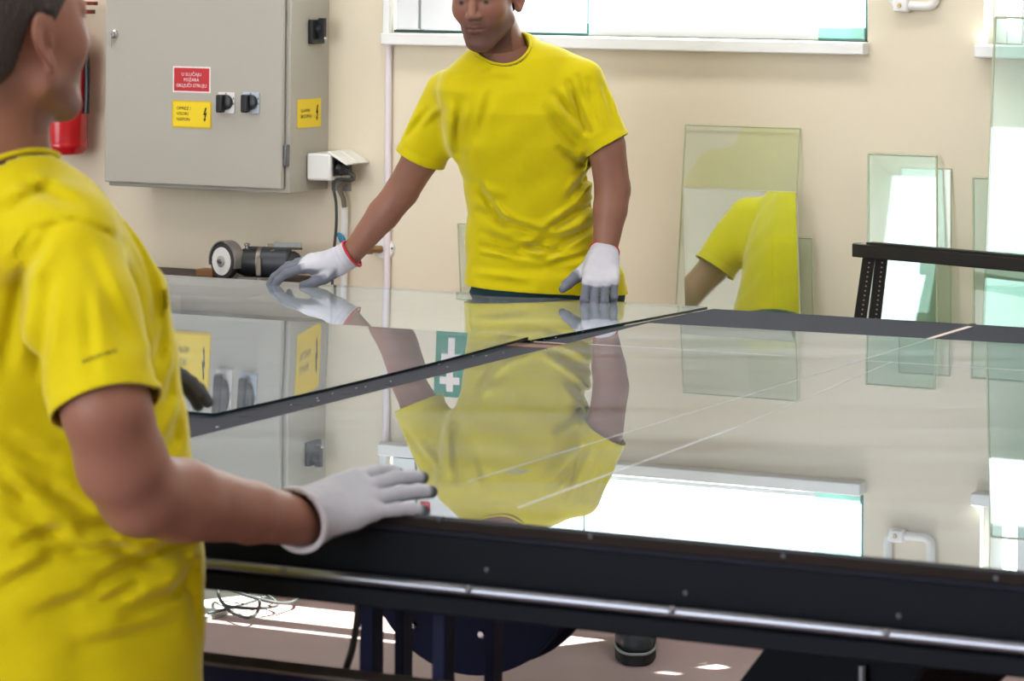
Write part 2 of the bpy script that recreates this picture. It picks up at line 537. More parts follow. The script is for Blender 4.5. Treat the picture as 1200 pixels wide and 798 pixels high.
# clear offcuts of glass on the window sill
M_GREEN = glass_mat('green_sheet_glass', (0.78, 0.96, 0.92, 1), 0.10, 0.85)
M_EDGE = mat('green_glass_edge', lin(30, 110, 100), 0.15, spec=0.8)
def sill_glass(x0, x1, z1, off, label, tint=M_GREEN, th=0.006):
    t0, _ = wt(x0, 20, off); t1, _ = wt(x1, 20, off)
    c = F((t0 + t1) / 2, W0 - off, ZS)
    e = empty('glass_offcut', c, label, 'glass pane', 'glass offcuts on the window sill')
    m = MB(); m.wbox(t0, t1, off, off + th, ZS + 0.006, z1); m.build('pane', tint, e, auto=None)
    m = MB(); m.wbox(t0, t1, off - 0.0005, off + th + 0.0005, ZS + 0.0005, ZS + 0.006); m.build('lower_edge', M_EDGE, e, auto=None)
    m = MB(); m.wbox(t1 - 0.002, t1 + 0.001, off - 0.0005, off + th + 0.0005, ZS + 0.007, z1); m.build('side_edge', M_EDGE, e, auto=None)
    return e
sill_glass(614, 690, 1.95, -0.064, 'clear glass offcut with dark green edge on the sill beside the man\'s head', M_PANE)
sill_glass(960, 1016, 1.78, -0.074, 'tall green tinted glass offcut at the right end of the sill, rear of two')
sill_glass(962, 1015, 1.515, -0.052, 'low green tinted glass strip at the right end of the sill, front of two', th=0.010)
o = MB()
t0, z0 = wt(496, -19, 0.006); t1, _ = wt(507, -19, 0.006)
o.wbox(t0, t1, -0.004, -0.002, z0 - 0.011, z0 + 0.011)
tag(o.build('sticker', mat('red_sticker', lin(200, 40, 60), 0.5), loc=F(t0, W0, z0)), 'small red sticker on the white shutter panel of the window', 'sticker')

# ------------------------------------------------------------------ electrical cabinet
M_CAB = mat('grey_beige_enamel', lin(174, 171, 161), 0.42, noise=0.02, nscale=4)
M_CABIN = mat('cabinet_gap', lin(98, 96, 92), 0.6)
M_STEEL = mat('bright_steel', lin(200, 202, 205), 0.22, 1.0)
M_DKSTEEL = mat('dull_steel', lin(120, 122, 128), 0.4, 0.9)
M_BLACK = mat('black_plastic', lin(24, 27, 32), 0.4)
M_RED = mat('sign_red', lin(190, 38, 48), 0.45)
M_YEL = mat('sign_yellow', lin(238, 208, 26), 0.45)
M_SIGNW = mat('sign_white', lin(238, 226, 226), 0.5)
M_SIGNK = mat('sign_black', lin(40, 36, 16), 0.5)
CD = 0.235
ct0, _ = wt(123, 110, CD); ct1, _ = wt(336, 110, CD)
_, cz0 = wt(230, 223, CD)
cz1 = cz0 + 0.78
cab = empty('electrical_cabinet', F((ct0 + ct1) / 2, W0, cz0), 'grey steel electrical cabinet on the wall with warning signs and switches', 'cabinet')
m = MB(); m.wbox(ct0, ct1, 0.0, CD - 0.022, cz0, cz1); m.build('body', M_CAB, cab, bevel=0.004)
dt1, _ = wt(331, 110, CD)
m = MB(); m.wbox(ct0 + 0.004, dt1 - 0.004, CD - 0.022, CD - 0.016, cz0 + 0.02, cz1 - 0.012); m.build('door_seal', M_CABIN, cab)
m = MB(); m.wbox(ct0, dt1, CD - 0.016, CD, cz0 + 0.012, cz1 - 0.006); door = m.build('door', M_CAB, cab, bevel=0.004)
m = MB(); m.wbox(dt1 + 0.001, dt1 + 0.011, CD - 0.026, CD - 0.004, cz0 + 0.075, cz0 + 0.135); m.build('hinge', M_DKSTEEL, cab, bevel=0.003)
m = MB(); m.wbox(dt1 + 0.001, dt1 + 0.011, CD - 0.026, CD - 0.004, cz1 - 0.135, cz1 - 0.075); m.build('hinge', M_DKSTEEL, cab, bevel=0.003)
lt, lz = wt(134, 40, CD)
m = MB(); m.lathe(F(lt, W0 - CD - 0.0003, lz), -S, [(0, 0.013), (0.006, 0.013), (0.009, 0.009), (0.016, 0.008)], 20); lk = m.build('lock', M_STEEL, door)
m = MB(); m.wbox(lt - 0.002, lt + 0.002, CD + 0.0165, CD + 0.019, lz - 0.036, lz + 0.004); m.build('key', M_STEEL, door)
def rsign(x0, y0, x1, y1, base, border, lines, lcol, bolt=False, name='warning_sign', sizes=None):
    t0, za = wt(x0, (y0 + y1) / 2, CD); t1, zb = wt(x1, (y0 + y1) / 2, CD)
    _, ztop = wt((x0 + x1) / 2, y0, CD); _, zbot = wt((x0 + x1) / 2, y1, CD)
    m = MB(); m.wbox(t0, t1, CD + 0.0003, CD + 0.0016, zbot, ztop); s = m.build(name, border, cab)
    m = MB(); bd = 0.004; m.wbox(t0 + bd, t1 - bd, CD + 0.0016, CD + 0.0021, zbot + bd, ztop - bd); fld = m.build('sign_field', base, s)
    h = ztop - zbot
    for i, (tx, cx, cy, hh, wd) in enumerate(lines):
        text_mesh('lettering', tx, F(t0 + (t1 - t0) * cx, W0 - CD - 0.0023, zbot + h * cy), T, ZU, h * hh, lcol, s,
                  align='CENTER' if bolt is False else 'LEFT', width=(t1 - t0) * wd)
    if bolt:
        bolt_shape(t0 + (t1 - t0) * 0.83, CD + 0.0023, zbot + h * 0.5, h * 0.26, s, False)
    return s
BOLT = [(-0.25, -0.05), (0.15, 1.0), (0.45, 1.0), (0.18, 0.22), (0.5, 0.32), (0.16, -0.62), (0.34, -0.58), (0.02, -1.0), (-0.2, -0.52), (-0.02, -0.58), (0.08, -0.02)]
def bolt_shape(t, o, z, r, par, side):
    if not side:
        poly = [F(t + x * r * 0.8, W0 - o, z + y * r) for x, y in BOLT]; ex = -S * 0.0006
    else:
        poly = [F(t, W0 - o + x * r * 0.8, z + y * r) for x, y in BOLT]; ex = T * 0.0006
    m = MB(); m.prism(poly, ex); m.build('lightning_mark', M_SIGNK, par, auto=None)
rsign(203, 78, 247, 108.5, M_RED, M_SIGNW, [('U SLUČAJU', 0.5, 0.64, 0.13, 0.52), ('POŽARA', 0.5, 0.43, 0.13, 0.40), ('ISKLJUČI STRUJU', 0.5, 0.21, 0.13, 0.80)], M_SIGNW)
rsign(202, 118, 248, 150, M_YEL, mat('sign_ochre', lin(214, 176, 30), 0.5), [('OPREZ !', 0.12, 0.66, 0.12, 0.36), ('VISOKI', 0.12, 0.46, 0.12, 0.30), ('NAPON', 0.12, 0.26, 0.12, 0.33)], M_SIGNK, bolt=True)
for x0, pc in ((266, lin(226, 224, 222)), (295, lin(180, 192, 208))):
    t, z = wt(x0, 120.5, CD)
    pm = mat('switch_plate_%d' % x0, pc, 0.4)
    m = MB(); m.wbox(t - 0.026, t + 0.026, CD + 0.0002, CD + 0.005, z - 0.029, z + 0.029); sw = m.build('rotary_switch', pm, cab, bevel=0.002)
    m = MB(); m.lathe(F(t + 0.001, W0 - CD - 0.0055, z + 0.002), -S, [(0, 0.021), (0.012, 0.021), (0.014, 0.018)], 24); m.build('switch_collar', M_BLACK, sw)
    m = MB(); m.wbox(t - 0.017, t + 0.004, CD + 0.014, CD + 0.034, z - 0.026, z + 0.023); m.build('switch_knob', M_BLACK, sw, bevel=0.004)
    for k, (dx, dz) in enumerate(((0.0, 0.0255), (0.0235, 0.0125), (0.0245, -0.002))):
        m = MB(); m.wbox(t + dx - 0.0012, t + dx + 0.0012, CD + 0.0052, CD + 0.0056, z + dz - 0.0025, z + dz + 0.0025); m.build('switch_mark', M_SIGNK, sw)
# things on the cabinet's right side
def sidept(px, py):
    r = ray(px, py); tt = ct1 + 0.0005
    p = P(px, py, tt / float(r @ T)); return W0 - float(p @ S), float(p[2])
o0, z1 = sidept(348.5, 117); o1, z0 = sidept(375.5, 148)
oo = (max(o0, o1), min(o0, o1))
m = MB(); m.wbox(ct1 + 0.0003, ct1 + 0.0016, oo[1], oo[0], z0, z1); ss = m.build('warning_sign', M_YEL, cab)
hh = z1 - z0; ww = oo[0] - oo[1]
for tx, cy, wd in (('GLAVNA', 0.55, 0.40), ('SKLOPKA', 0.34, 0.46)):
    text_mesh('lettering', tx, F(ct1 + 0.0020, W0 - oo[0] + ww * 0.12, z0 + hh * cy), S, ZU, hh * 0.12, M_SIGNK, ss, width=ww * wd)
bolt_shape(ct1 + 0.0018, oo[1] + ww * 0.18, z0 + hh * 0.5, hh * 0.28, ss, True)
o0, z1 = sidept(361, 23); o1, z0 = sidept(376, 51)
m = MB(); m.wbox(ct1 + 0.0004, ct1 + 0.014, min(o0, o1), max(o0, o1), z0, z1); lt_ = m.build('main_switch', M_BLACK, cab, bevel=0.003)
om = (o0 + o1) / 2
m = MB(); m.lathe(F(ct1 + 0.014, W0 - om, (z0 + z1) / 2 + 0.008), T, [(0, 0.017), (0.012, 0.016), (0.014, 0.012)], 20)
m.wbox(ct1 + 0.016, ct1 + 0.034, om - 0.007, om + 0.007, z0 + 0.012, z1 + 0.004); m.build('switch_knob', M_BLACK, lt_)
m = MB(); m.lathe(F(ct1 + 0.0345, W0 - om, z0 + 0.016), T, [(0, 0.005), (0.003, 0.004)], 12); m.build('padlock_pin', M_STEEL, lt_)

# ------------------------------------------------------------------ socket box with plug, cables and conduits
M_CABLE = mat('black_cable', lin(52, 56, 54), 0.5)
M_CABLEG = mat('grey_conduit_hose', lin(120, 112, 98), 0.55)
SD = 0.13
st0, _ = wt(350, 200, SD); st1, _ = wt(371, 200, SD)
_, sz1 = wt(360, 179.5, SD); _, sz0 = wt(360, 211, SD)
st0 = max(st0, ct1 + 0.004)
st1 = st0 + 0.075
sock = empty('wall_socket', F(st0, W0, sz0), 'white surface-mounted wall socket with flap lid beside the cabinet', 'socket')
m = MB(); m.wbox(st0, st1, 0.005, SD, sz0, sz1); m.build('body', M_PVC, sock, bevel=0.006)
# tilted lid, raised on the plug side (its front faces along +T)
lt1 = st1 + 0.050
m = MB()
for w0_, w1_ in ((0.003, 0.062), (0.065, SD)):
    m.hexa([F(st1 - 0.01, W0 - w1_, sz1 + 0.002), F(st1 - 0.01, W0 - w0_, sz1 + 0.002), F(st1 + 0.050, W0 - w0_, sz1 - 0.030), F(st1 + 0.050, W0 - w1_, sz1 - 0.030),
            F(st1 - 0.008, W0 - w1_, sz1 + 0.008), F(st1 - 0.008, W0 - w0_, sz1 + 0.008), F(st1 + 0.054, W0 - w0_, sz1 - 0.025), F(st1 + 0.054, W0 - w1_, sz1 - 0.025)])
m.build('flap_lid', M_PVC, sock, bevel=0.002)
m = MB(); m.wbox(st1 + 0.0005, st1 + 0.004, 0.015, SD - 0.012, sz0 + 0.012, sz1 - 0.010); m.build('socket_face', M_BLACK, sock)
m = MB(); m.wbox(st0 + 0.01, st1 - 0.005, 0.002, 0.006, sz0 - 0.036, sz0 - 0.001); br = m.build('mounting_bracket', mat('grey_bracket', lin(150, 145, 142), 0.5, 0.4), sock)
m = MB(); m.lathe(F(st1 - 0.022, W0 - 0.0062, sz0 - 0.016), -S, [(0, 0.006), (0.004, 0.005)], 12); m.build('bracket_screw', M_DKSTEEL, br)
pl = empty('power_plug', F(st1 + 0.03, W0 - 0.08, sz0), 'black plug with hanging cable in the white wall socket', 'plug')
pc = F(st1 + 0.006, W0 - 0.095, (sz0 + sz1) / 2 - 0.002)
m = MB(); m.lathe(pc, T - 0.35 * ZU, [(0, 0.019), (0.016, 0.019), (0.022, 0.014), (0.034, 0.009)], 18); m.build('plug_body', M_BLACK, pl)
pe = pc + (T - 0.35 * ZU) / np.linalg.norm(T - 0.35 * ZU) * 0.034
m = MB(); m.tube(spline([pe, pe + 0.016 * T - 0.02 * ZU, onwall(392, 212, 0.10), onwall(394, 240, 0.10), onwall(394, 265, 0.10), onwall(391, 300, 0.10), onwall(389, 345, 0.11), onwall(388, 420, 0.10)], 8), 0.0042, 8); m.build('plug_cable', M_CABLE, pl)
con = empty('cable_conduit', onwall(403, 300), 'grey hose running from the socket into white wall conduit', 'conduit')
m = MB(); m.tube(spline([F(st1 + 0.010, W0 - 0.040, sz0 + 0.018), F(st1 + 0.026, W0 - 0.045, sz0 + 0.006), onwall(398, 219, 0.030), onwall(402, 232, 0.028), onwall(403.5, 243, 0.026)], 8), 0.0068, 10); m.build('hose', M_CABLEG, con)
m = MB(); m.tube([onwall(403.5, 242, 0.018), onwall(402.5, 420, 0.018)], 0.0105, 14); m.build('conduit_pipe', M_PVC, con)
b = onwall(400, 284, 0.038)
m = MB(); m.tube(spline([onwall(395, 274, 0.036), onwall(399, 277, 0.040), onwall(403, 285, 0.046), onwall(407, 295, 0.04)], 5), [0.004, 0.005, 0.006, 0.007, 0.007, 0.008, 0.009, 0.009, 0.009, 0.008, 0.007, 0.006, 0.006, 0.006, 0.005, 0.004], 8)
tag(m.build('cloth_strip', mat('blue_cloth', lin(50, 132, 170), 0.7, noise=0.1), loc=b), 'short blue strip tied around the white conduit', 'strap')
# pipe outlet at the wall behind the man's wrist
pp = onwall(450, 291)
e = empty('pipe_outlet', pp, 'short brass pipe stub with white round cover on the wall', 'pipe')
m = MB(); m.lathe(onwall(452, 291, 0.0005), -S, [(0, 0.030), (0.008, 0.029), (0.012, 0.022)], 28); m.build('cover', M_PVC, e)
m = MB(); m.lathe(onwall(447, 292, 0.012), -T * 0.6 - S * 0.8, [(0, 0.010), (0.03, 0.010), (0.03, 0.013), (0.045, 0.013)], 16); m.build('stub', mat('dull_brass', lin(150, 120, 84), 0.45, 0.7), e)
m = MB(); m.lathe(onwall(459.5, 291, 0.012), -S, [(0, 0.003), (0.002, 0.003)], 10); m.build('screw', M_DKSTEEL, e)
# vertical white pipe from window to floor
m = MB(); m.tube([onwall(455.8, 42, 0.011), F(float(onwall(455.8, 42, 0.011) @ T), W0 - 0.011, 0.02)], 0.0095, 12)
tag(m.build('drain_pipe', mat('lilac_white_pipe', lin(232, 222, 230), 0.4), loc=F(float(onwall(455.8, 42) @ T), W0, 0)), 'thin white vertical pipe below the window corner', 'pipe')
# white U-shaped pipe between the windows
up = empty('pipe_bend', onwall(1070, 8), 'white U-shaped plastic pipe with screw clip between the two windows', 'pipe')
pts = [onwall(1046, -260, 0.016), onwall(1045.5, -12, 0.016)]
arc = []
for k in range(7):
    q = math.pi * 0.5 * k / 6
    arc.append(onwall(1045.5 + 10 * (1 - math.cos(q)), -4 + 10 * math.sin(q), 0.016))
arc2 = []
for k in range(7):
    q = math.pi * 0.5 * k / 6
    arc2.append(onwall(1086 + 10 * math.sin(q), 7.5 - 10 * (1 - math.cos(q)), 0.016))
m = MB(); m.tube(pts + arc + arc2 + [onwall(1097, -260, 0.016)], 0.0115, 12); m.build('pipe', M_PVC, up)
t, z = wt(1056, 6.5, 0.02)
m = MB(); m.wbox(t - 0.020, t + 0.022, 0.0, 0.032, z - 0.017, z + 0.017); cl = m.build('clip', M_PVC, up, bevel=0.006)
m = MB(); m.lathe(F(t - 0.001, W0 - 0.0325, z), -S, [(0, 0.006), (0.003, 0.005)], 12); m.build('clip_screw', mat('bronze_screw', lin(150, 130, 90), 0.35, 0.9), cl)
# first aid sign (behind the man, shows in the glass)
t, z = wt(530, 131)
sg = empty('first_aid_sign', F(t, W0, z), 'green first aid sign with white cross behind the standing man', 'sign')
m = MB(); m.wbox(t - 0.048, t + 0.048, 0.0005, 0.003, z - 0.045, z + 0.045); m.build('sign_plate', mat('sign_green', lin(20, 128, 106), 0.5), sg)
m = MB(); m.wbox(t - 0.030, t + 0.030, 0.0031, 0.0037, z - 0.010, z + 0.010); m.wbox(t - 0.010, t + 0.010, 0.0031, 0.0037, z + 0.010, z + 0.030); m.wbox(t - 0.010, t + 0.010, 0.0031, 0.0037, z - 0.030, z - 0.010); m.build('white_cross', M_SIGNW, sg)

# ------------------------------------------------------------------ fire extinguisher
M_FE = mat('extinguisher_red', lin(196, 22, 30), 0.18, spec=0.6)
fo = 0.09
ft = float(onwall(74, 160, fo) @ T); fz0 = float(onwall(74, 181, fo)[2])
fe = empty('fire_extinguisher', F(ft, W0, fz0), 'red fire extinguisher hanging on the wall left of the cabinet', 'fire extinguisher')
c = F(ft, W0 - fo, fz0)
m = MB(); m.lathe(c, ZU, [(0.0, 0.045), (0.004, 0.060), (0.02, 0.069), (0.03, 0.070), (0.30, 0.070), (0.335, 0.062), (0.36, 0.040), (0.372, 0.022), (0.395, 0.021)], 36); m.build('cylinder', M_FE, fe)
m = MB(); m.lathe(c, ZU, [(0.02, 0.0705), (0.022, 0.0715), (0.034, 0.0715), (0.036, 0.0705)], 36, cap=False); m.build('base_ring', M_FE, fe)
m = MB(); m.lathe(c + ZU * 0.395, ZU, [(0, 0.017), (0.03, 0.017)], 16); m.box(c + ZU * 0.405 - T * 0.012 - S * 0.012, T * 0.11, S * 0.024, ZU * 0.012); m.box(c + ZU * 0.43 - T * 0.012 - S * 0.010, T * 0.12, S * 0.02, ZU * 0.010 + T * 0.0); m.build('valve_handle', mat('dark_red_lever', lin(120, 14, 22), 0.4), fe)
m = MB(); m.tube(spline([c + ZU * 0.41 - S * 0.015, c + ZU * 0.40 + T * 0.05 - S * 0.03, c + ZU * 0.34 + T * 0.078 - S * 0.01, c + ZU * 0.22 + T * 0.080, c + ZU * 0.12 + T * 0.078], 6), 0.009, 10); m.build('hose', M_BLACK, fe)
m = MB(); m.wbox(ft - 0.02, ft + 0.02, 0.0, fo - 0.07, fz0 + 0.26, fz0 + 0.30); m.build('wall_bracket', M_BLACK, fe)

# ------------------------------------------------------------------ panes of glass leaning on the wall
G_CLEAR = glass_mat('clear_sheet_glass', (0.955, 0.985, 0.955, 1), 0.055, 0.9, dust=0.02)
G_COAT = glass_mat('reflective_coated_glass', (0.80, 0.87, 0.74, 1), 0.52, 0.95, gloss=(0.95, 0.98, 0.95, 1))
G_TALL = glass_mat('tall_sheet_glass', (0.84, 0.95, 0.91, 1), 0.10, 0.95)
M_PEDGE = mat('pale_green_glass_edge', lin(186, 190, 160), 0.2, spec=0.5)
def lean_pane(x0, x1, ytop, xb0, label, mt, lean, off, cat='glass pane', twist=0.0):
    """pane with upper corners at pixels x0, x1 and foot xb0 to the left, leaning on the wall at distance off"""
    tl, ztop = wt(x0, ytop, off); tr, _ = wt(x1, ytop, off)
    z0 = 0.03
    hgt = ztop - z0
    sh = (tl - float(onwall(xb0, 360, off + lean * 0.55) @ T)) * hgt / max(0.05, ztop - float(onwall(xb0, 360, off + lean * 0.55)[2]))
    th = 0.006
    A = F(tl - sh, W0 - off - lean, z0); B = F(tr - sh, W0 - off - lean - twist, z0); C = F(tr, W0 - off - twist, ztop); D = F(tl, W0 - off, ztop)
    n = np.cross(B - A, D - A); n = n / np.linalg.norm(n)
    if n @ S > 0: n = -n
    e = empty('leaning_glass', (A + B) / 2, label, cat, 'panes leaning on the wall')
    m = MB(); m.hexa([A, B, B - n * th, A - n * th, D, C, C - n * th, D - n * th]); pn = m.build('pane', mt, e, auto=None)
    ew = 0.0025; m = MB()
    for a, b in ((C, D), (B, C), (A, D)):
        m.tube([a - n * th / 2, b - n * th / 2], 0.0033 if mt is G_TALL else 0.0022, 4)
    m.build('ground_edge', M_PEDGE, e, auto=None)
    m = MB(); m.box(A + (B - A) * 0.1 - n * 0.05 - ZU * z0, (B - A) * 0.8, n * 0.09, ZU * (z0 - 0.001)); m.build('foot_batten', mat('batten_wood', lin(150, 120, 88), 0.7, noise=0.2), e)
    return e
lean_pane(803, 937, 146, 786, 'tall clear pane left of the others, leaning behind the coated pane', G_CLEAR, 0.20, 0.012)
lean_pane(800, 936, 219, 790, 'lower reflective pane that mirrors the yellow shirt of the standing man', G_COAT, 0.27, 0.055, twist=0.022)
lean_pane(905, 951, 277, 900, 'narrow pale pane standing right behind the mirroring pane', G_CLEAR, 0.10, 0.030)
lean_pane(1017, 1097, 180, 1010, 'clear pane behind the black rack reflecting a bright window', G_TALL, 0.20, 0.030)
lean_pane(1055, 1114, 196, 1050, 'greenish pane behind the black rack, rear of the pair', G_CLEAR, 0.12, 0.008)
lean_pane(1166, 1420, 20, 1150, 'very tall greenish pane at the right edge below the small window', G_TALL, 0.24, 0.060)
lean_pane(1140, 1330, 208, 1130, 'wide shorter pane at the right edge in front of the very tall pane', G_TALL, 0.26, 0.110)
lean_pane(536, 640, 262, 534, 'clear pane on the wall hidden mostly by the standing man', G_CLEAR, 0.10, 0.010)

# ------------------------------------------------------------------ black rack in front of the panes
M_RACK = mat('black_steel_rack', lin(34, 33, 30), 0.5, 0.3)
RY = 7.95
ra = P(998, 293, RY)
bdir = np.array([math.cos(math.radians(44)), -math.sin(math.radians(44)), 0.0])
zr = float(ra[2])
rk = empty('glass_rack', (ra[0], ra[1], 0), 'black steel rack with perforated uprights in front of the leaning panes', 'rack')
bp = np.array([bdir[1], -bdir[0], 0.0])   # towards camera-left
if bp[1] > 0: bp = -bp
m = MB(); m.box(ra - ZU * 0.017, bdir * 0.9, -bp * 0.03, ZU * 0.034); m.build('top_rail', M_RACK, rk, bevel=0.003)
m = MB(); m.box(ra + bdir * 0.045 + ZU * 0.0175, bdir * 0.855, -bp * 0.026, ZU * 0.005); m.build('rail_cap', M_RACK, rk)
M_HOLE = mat('perforation_grey', lin(150, 146, 132), 0.6)
for xt, xb in ((1018, 1008), (1033, 1025)):
    top = P(xt, 302, RY - 0.02); bot = P(xb, 372, RY - 0.02)
    d = bot - top; d = d / abs(d[2]); L = (top[2] - 0.0) ; foot = top + d * L
    sidev = np.array([0.031, 0, 0]); dep = np.array([0.004, 0.025, 0])
    m = MB(); m.box(foot - sidev / 2, sidev, dep, top - foot); up_ = m.build('upright', M_RACK, rk, bevel=0.002)
    m = MB()
    n = 30
    for k in range(n):
        p = top + (foot - top) * ((k + 1.0) * 0.012)
        m.box(p - np.array([0.002, 0.0006, 0.0025]) + np.array([0.003, 0, 0]), (0.004, 0, 0), (0, 0.0005, 0), (0, 0, 0.0035))
    ho = m.build('perforations', M_HOLE, up_, auto=None); ho['kind'] = 'stuff'
far = ra + bdir * 0.85
for q in (0.0, 0.045):
    m = MB(); b_ = far - bdir * q - bp * 0.004; m.box(np.array([b_[0], b_[1], 0.0]), bdir * 0.031, -bp * 0.02, ZU * (zr - 0.017)); m.build('upright', M_RACK, rk, bevel=0.002)

# ================================================================== CUTTING TABLE
def onS(px, py, s):
    r = ray(px, py); return P(px, py, s / float(r @ S))
M_FELT = mat('dark_blue_felt', lin(29, 32, 46), 0.95, noise=0.16, nscale=60, bump=0.4, bscale=220)
M_NAVY = mat('navy_painted_board', lin(4, 9, 20), 0.7, spec=0.2, noise=0.1, nscale=6)
M_BLUE = mat('dark_blue_paint', lin(9, 20, 54), 0.6, spec=0.25, noise=0.1, nscale=6)
M_EDGEB = mat('brown_board_edge', lin(34, 27, 24), 0.8, spec=0.2, noise=0.25, nscale=30)
M_BROWN = mat('brown_timber', lin(108, 64, 42), 0.65, noise=0.25, nscale=20, stretch=(1, 12, 12))
M_GREYTOP = mat('grey_brown_paint', lin(92, 84, 80), 0.6, noise=0.15, nscale=12)
M_CHROME = mat('polished_rail', lin(136, 140, 150), 0.32, 1.0)
_, VF = uv(720, 624.5)
_, VB = uv(760, 354.3)
UL, UR = -5.7, -0.35
GT = 0.006
FZ = TABZ - GT           # felt level
tb = empty('cutting_table', F(-2.8, (VF + VB) / 2, 0), 'dark felt-topped glass cutting table with a bright metal rail along its front', 'table')
_b = np.array(uv(622, 398.5)); _r = np.array(uv(829, 359.6))
VN = float(_b[1]) + 0.03
m = MB()
m.prism([F(UL, VF + 0.008, FZ), F(UR, VF + 0.008, FZ), F(UR, VB, FZ), F(_r[0] + 0.006, VB, FZ), F(_b[0] + 0.012, VN, FZ), F(UL, VN, FZ)], -ZU * 0.022)
m.build('felt_top', M_FELT, tb, auto=None)
m = MB(); m.fbox(UL, UR, VF, VF + 0.0075, FZ - 0.014, FZ + 0.0005); m.build('edge_strip', M_EDGEB, tb, bevel=0.002)
m = MB(); m.fbox(UL, UR, VF + 0.004, VF + 0.030, 0.795, FZ - 0.0225); fb = m.build('front_board', M_NAVY, tb)
m = MB(); m.fbox(UL, UR, VF - 0.034, VF + 0.05, 0.768, 0.794); m.build('apron', M_NAVY, tb, bevel=0.003)
RS, RZ = VF - 0.030, 0.806
m = MB(); m.tube([F(UL, RS, RZ), F(UR, RS, RZ)], 0.0085, 16); rail = m.build('guide_rail', M_CHROME, tb)
for px, py in ((335, 653), (552, 680), (790, 705), (1041, 733)):
    u = float(onS(px, py, RS) @ T)
    m = MB(); m.lathe(F(u, RS - 0.006, RZ + 0.003), -S * 0.8 + ZU * 0.6, [(0, 0.0055), (0.005, 0.0055), (0.006, 0.004)], 10); m.build('rail_screw', M_DKSTEEL, rail)
for px, py in ((570, 668), (803, 695), (1053, 722), (516, 608), (693, 628), (919, 651), (1168, 677)):
    p = onS(px, py, VF + 0.003); u, z = float(p @ T), float(p[2])
    if z > FZ - 0.022: s_ = VF - 0.0002
    else: s_ = VF + 0.0038
    m = MB(); m.lathe(F(u, s_, z), -S, [(0, 0.004), (0.0015, 0.003)], 10); m.build('board_screw', mat('dark_screw', lin(70, 76, 84), 0.6), fb)
m = MB(); m.fbox(UL, UR, VN - 0.06, VN - 0.03, 0.80, FZ - 0.0225); m.build('back_board', M_NAVY, tb)
# lower frame: beam, uprights
LBS = VF + 0.03
bp0 = onS(300, 786, LBS)
lz = float(bp0[2])
m = MB(); m.fbox(UL, UR, LBS, LBS + 0.055, lz - 0.10, lz - 0.0005); lb = m.build('lower_beam', M_BLUE, tb, bevel=0.003)
m = MB(); m.fbox(UL, UR, LBS - 0.002, LBS + 0.055, lz - 0.0004, lz + 0.005); m.build('beam_cap', M_GREYTOP, lb)
def upright(x0, x1, s_, zb, mm=M_BLUE, dep=0.035):
    u0 = float(onS(x0, 745, s_) @ T); u1 = float(onS(x1, 745, s_) @ T)
    m = MB(); m.fbox(u0, u1, s_, s_ + dep, zb, 0.872 if s_ > VF + 0.051 else 0.767); m.build('upright', mm, tb, bevel=0.002)
upright(421, 437, LBS + 0.058, 0.25)
upright(462, 472, LBS + 0.35, 0.0)
upright(506, 521, LBS + 0.058, 0.25)
upright(567, 578, LBS + 0.35, 0.0)
for x in (-5.4, -0.6):
    for s_ in (VF + 0.12, VN - 0.2):
        m = MB(); m.fbox(x, x + 0.08, s_, s_ + 0.08, 0.0, FZ - 0.0225); m.build('leg', M_BLUE, tb, bevel=0.003)
def plate(pxs, s_, th, mm, name):
    m = MB(); m.prism([onS(x, y, s_) for x, y in pxs], S * th); return m.build(name, mm, tb)
plate([(915, 735), (1103, 758), (1074, 790), (1000, 900), (765, 900), (868, 797)], VF + 0.30, 0.05, M_NAVY, 'brace_plate')
plate([(1098, 764), (1196, 772), (1172, 797), (1100, 862), (1000, 862), (1070, 797)], VF + 0.62, 0.04, M_EDGEB, 'brace_plate')
m = MB(); p = onS(1010, 780, VF + 0.29); m.tube([p, p - ZU * 0.3], 0.006, 8); m.build('brace_rod', M_DKSTEEL, tb)
# seams, slots and air holes in the felt
def strip(name, a, b, w, mm, z0=FZ, h=0.0008, par=tb):
    a = onz(a[0], a[1], z0); b = onz(b[0], b[1], z0); d = b - a; L = np.linalg.norm(d); d = d / L
    n = np.cross(ZU, d); m = MB(); m.box(a - n * w / 2 + ZU * 0.0001, d * L, n * w, ZU * h); return m.build(name, mm, par, auto=None)
M_WSTRIP = mat('white_seam_tape', lin(206, 190, 186), 0.6)
strip('felt_seam', (1085, 398.5), (1137, 383), 0.012, M_WSTRIP, h=0.0012)
strip('seam_shadow', (1084, 396.3), (1141, 379.5), 0.012, mat('black_seam', lin(16, 16, 20), 0.8))  # black line of the felt joint
strip('timber_inlay', (594, 404), (668, 408), 0.050, M_BROWN, h=0.0010)
strip('inlay_edge', (604, 399.5), (672, 404), 0.006, mat('light_timber_edge', lin(196, 160, 140), 0.6), h=0.0016)
M_AIR = mat('air_hole_black', lin(20, 20, 26), 0.9)
for px, py in ((286, 487.5), (346, 474), (405, 461), (456, 450.5), (504, 440.5), (593, 420.3), (369, 476), (472, 453)):
    c = onz(px, py, FZ)
    m = MB(); m.lathe(c, ZU, [(0.0001, 0.010), (0.0006, 0.010)], 14); m.build('air_hole', M_AIR, tb, auto=None)
M_SPECK = mat('pale_speck', lin(190, 190, 196), 0.7)
m = MB()
rr = random.Random(3)
for k in range(46):
    u = rr.uniform(-0.4, 1.2); v = rr.uniform(VB - 0.35, VB - 0.03) if k < 26 else None
    if v is None:
        a = np.array(uv(300 + rr.random() * 300, 0 + 500)); q = rr.random()
        p = onz(250 + q * 480, 498 - q * 122 + rr.uniform(-4, 4), FZ)
    else: p = F(u, v, FZ)
    m.box(p + ZU * 0.0002, T * rr.uniform(.001, .003), S * rr.uniform(.002, .008), ZU * 0.0006)
sp = m.build('glass_specks', M_SPECK, tb, auto=None); sp['kind'] = 'stuff'

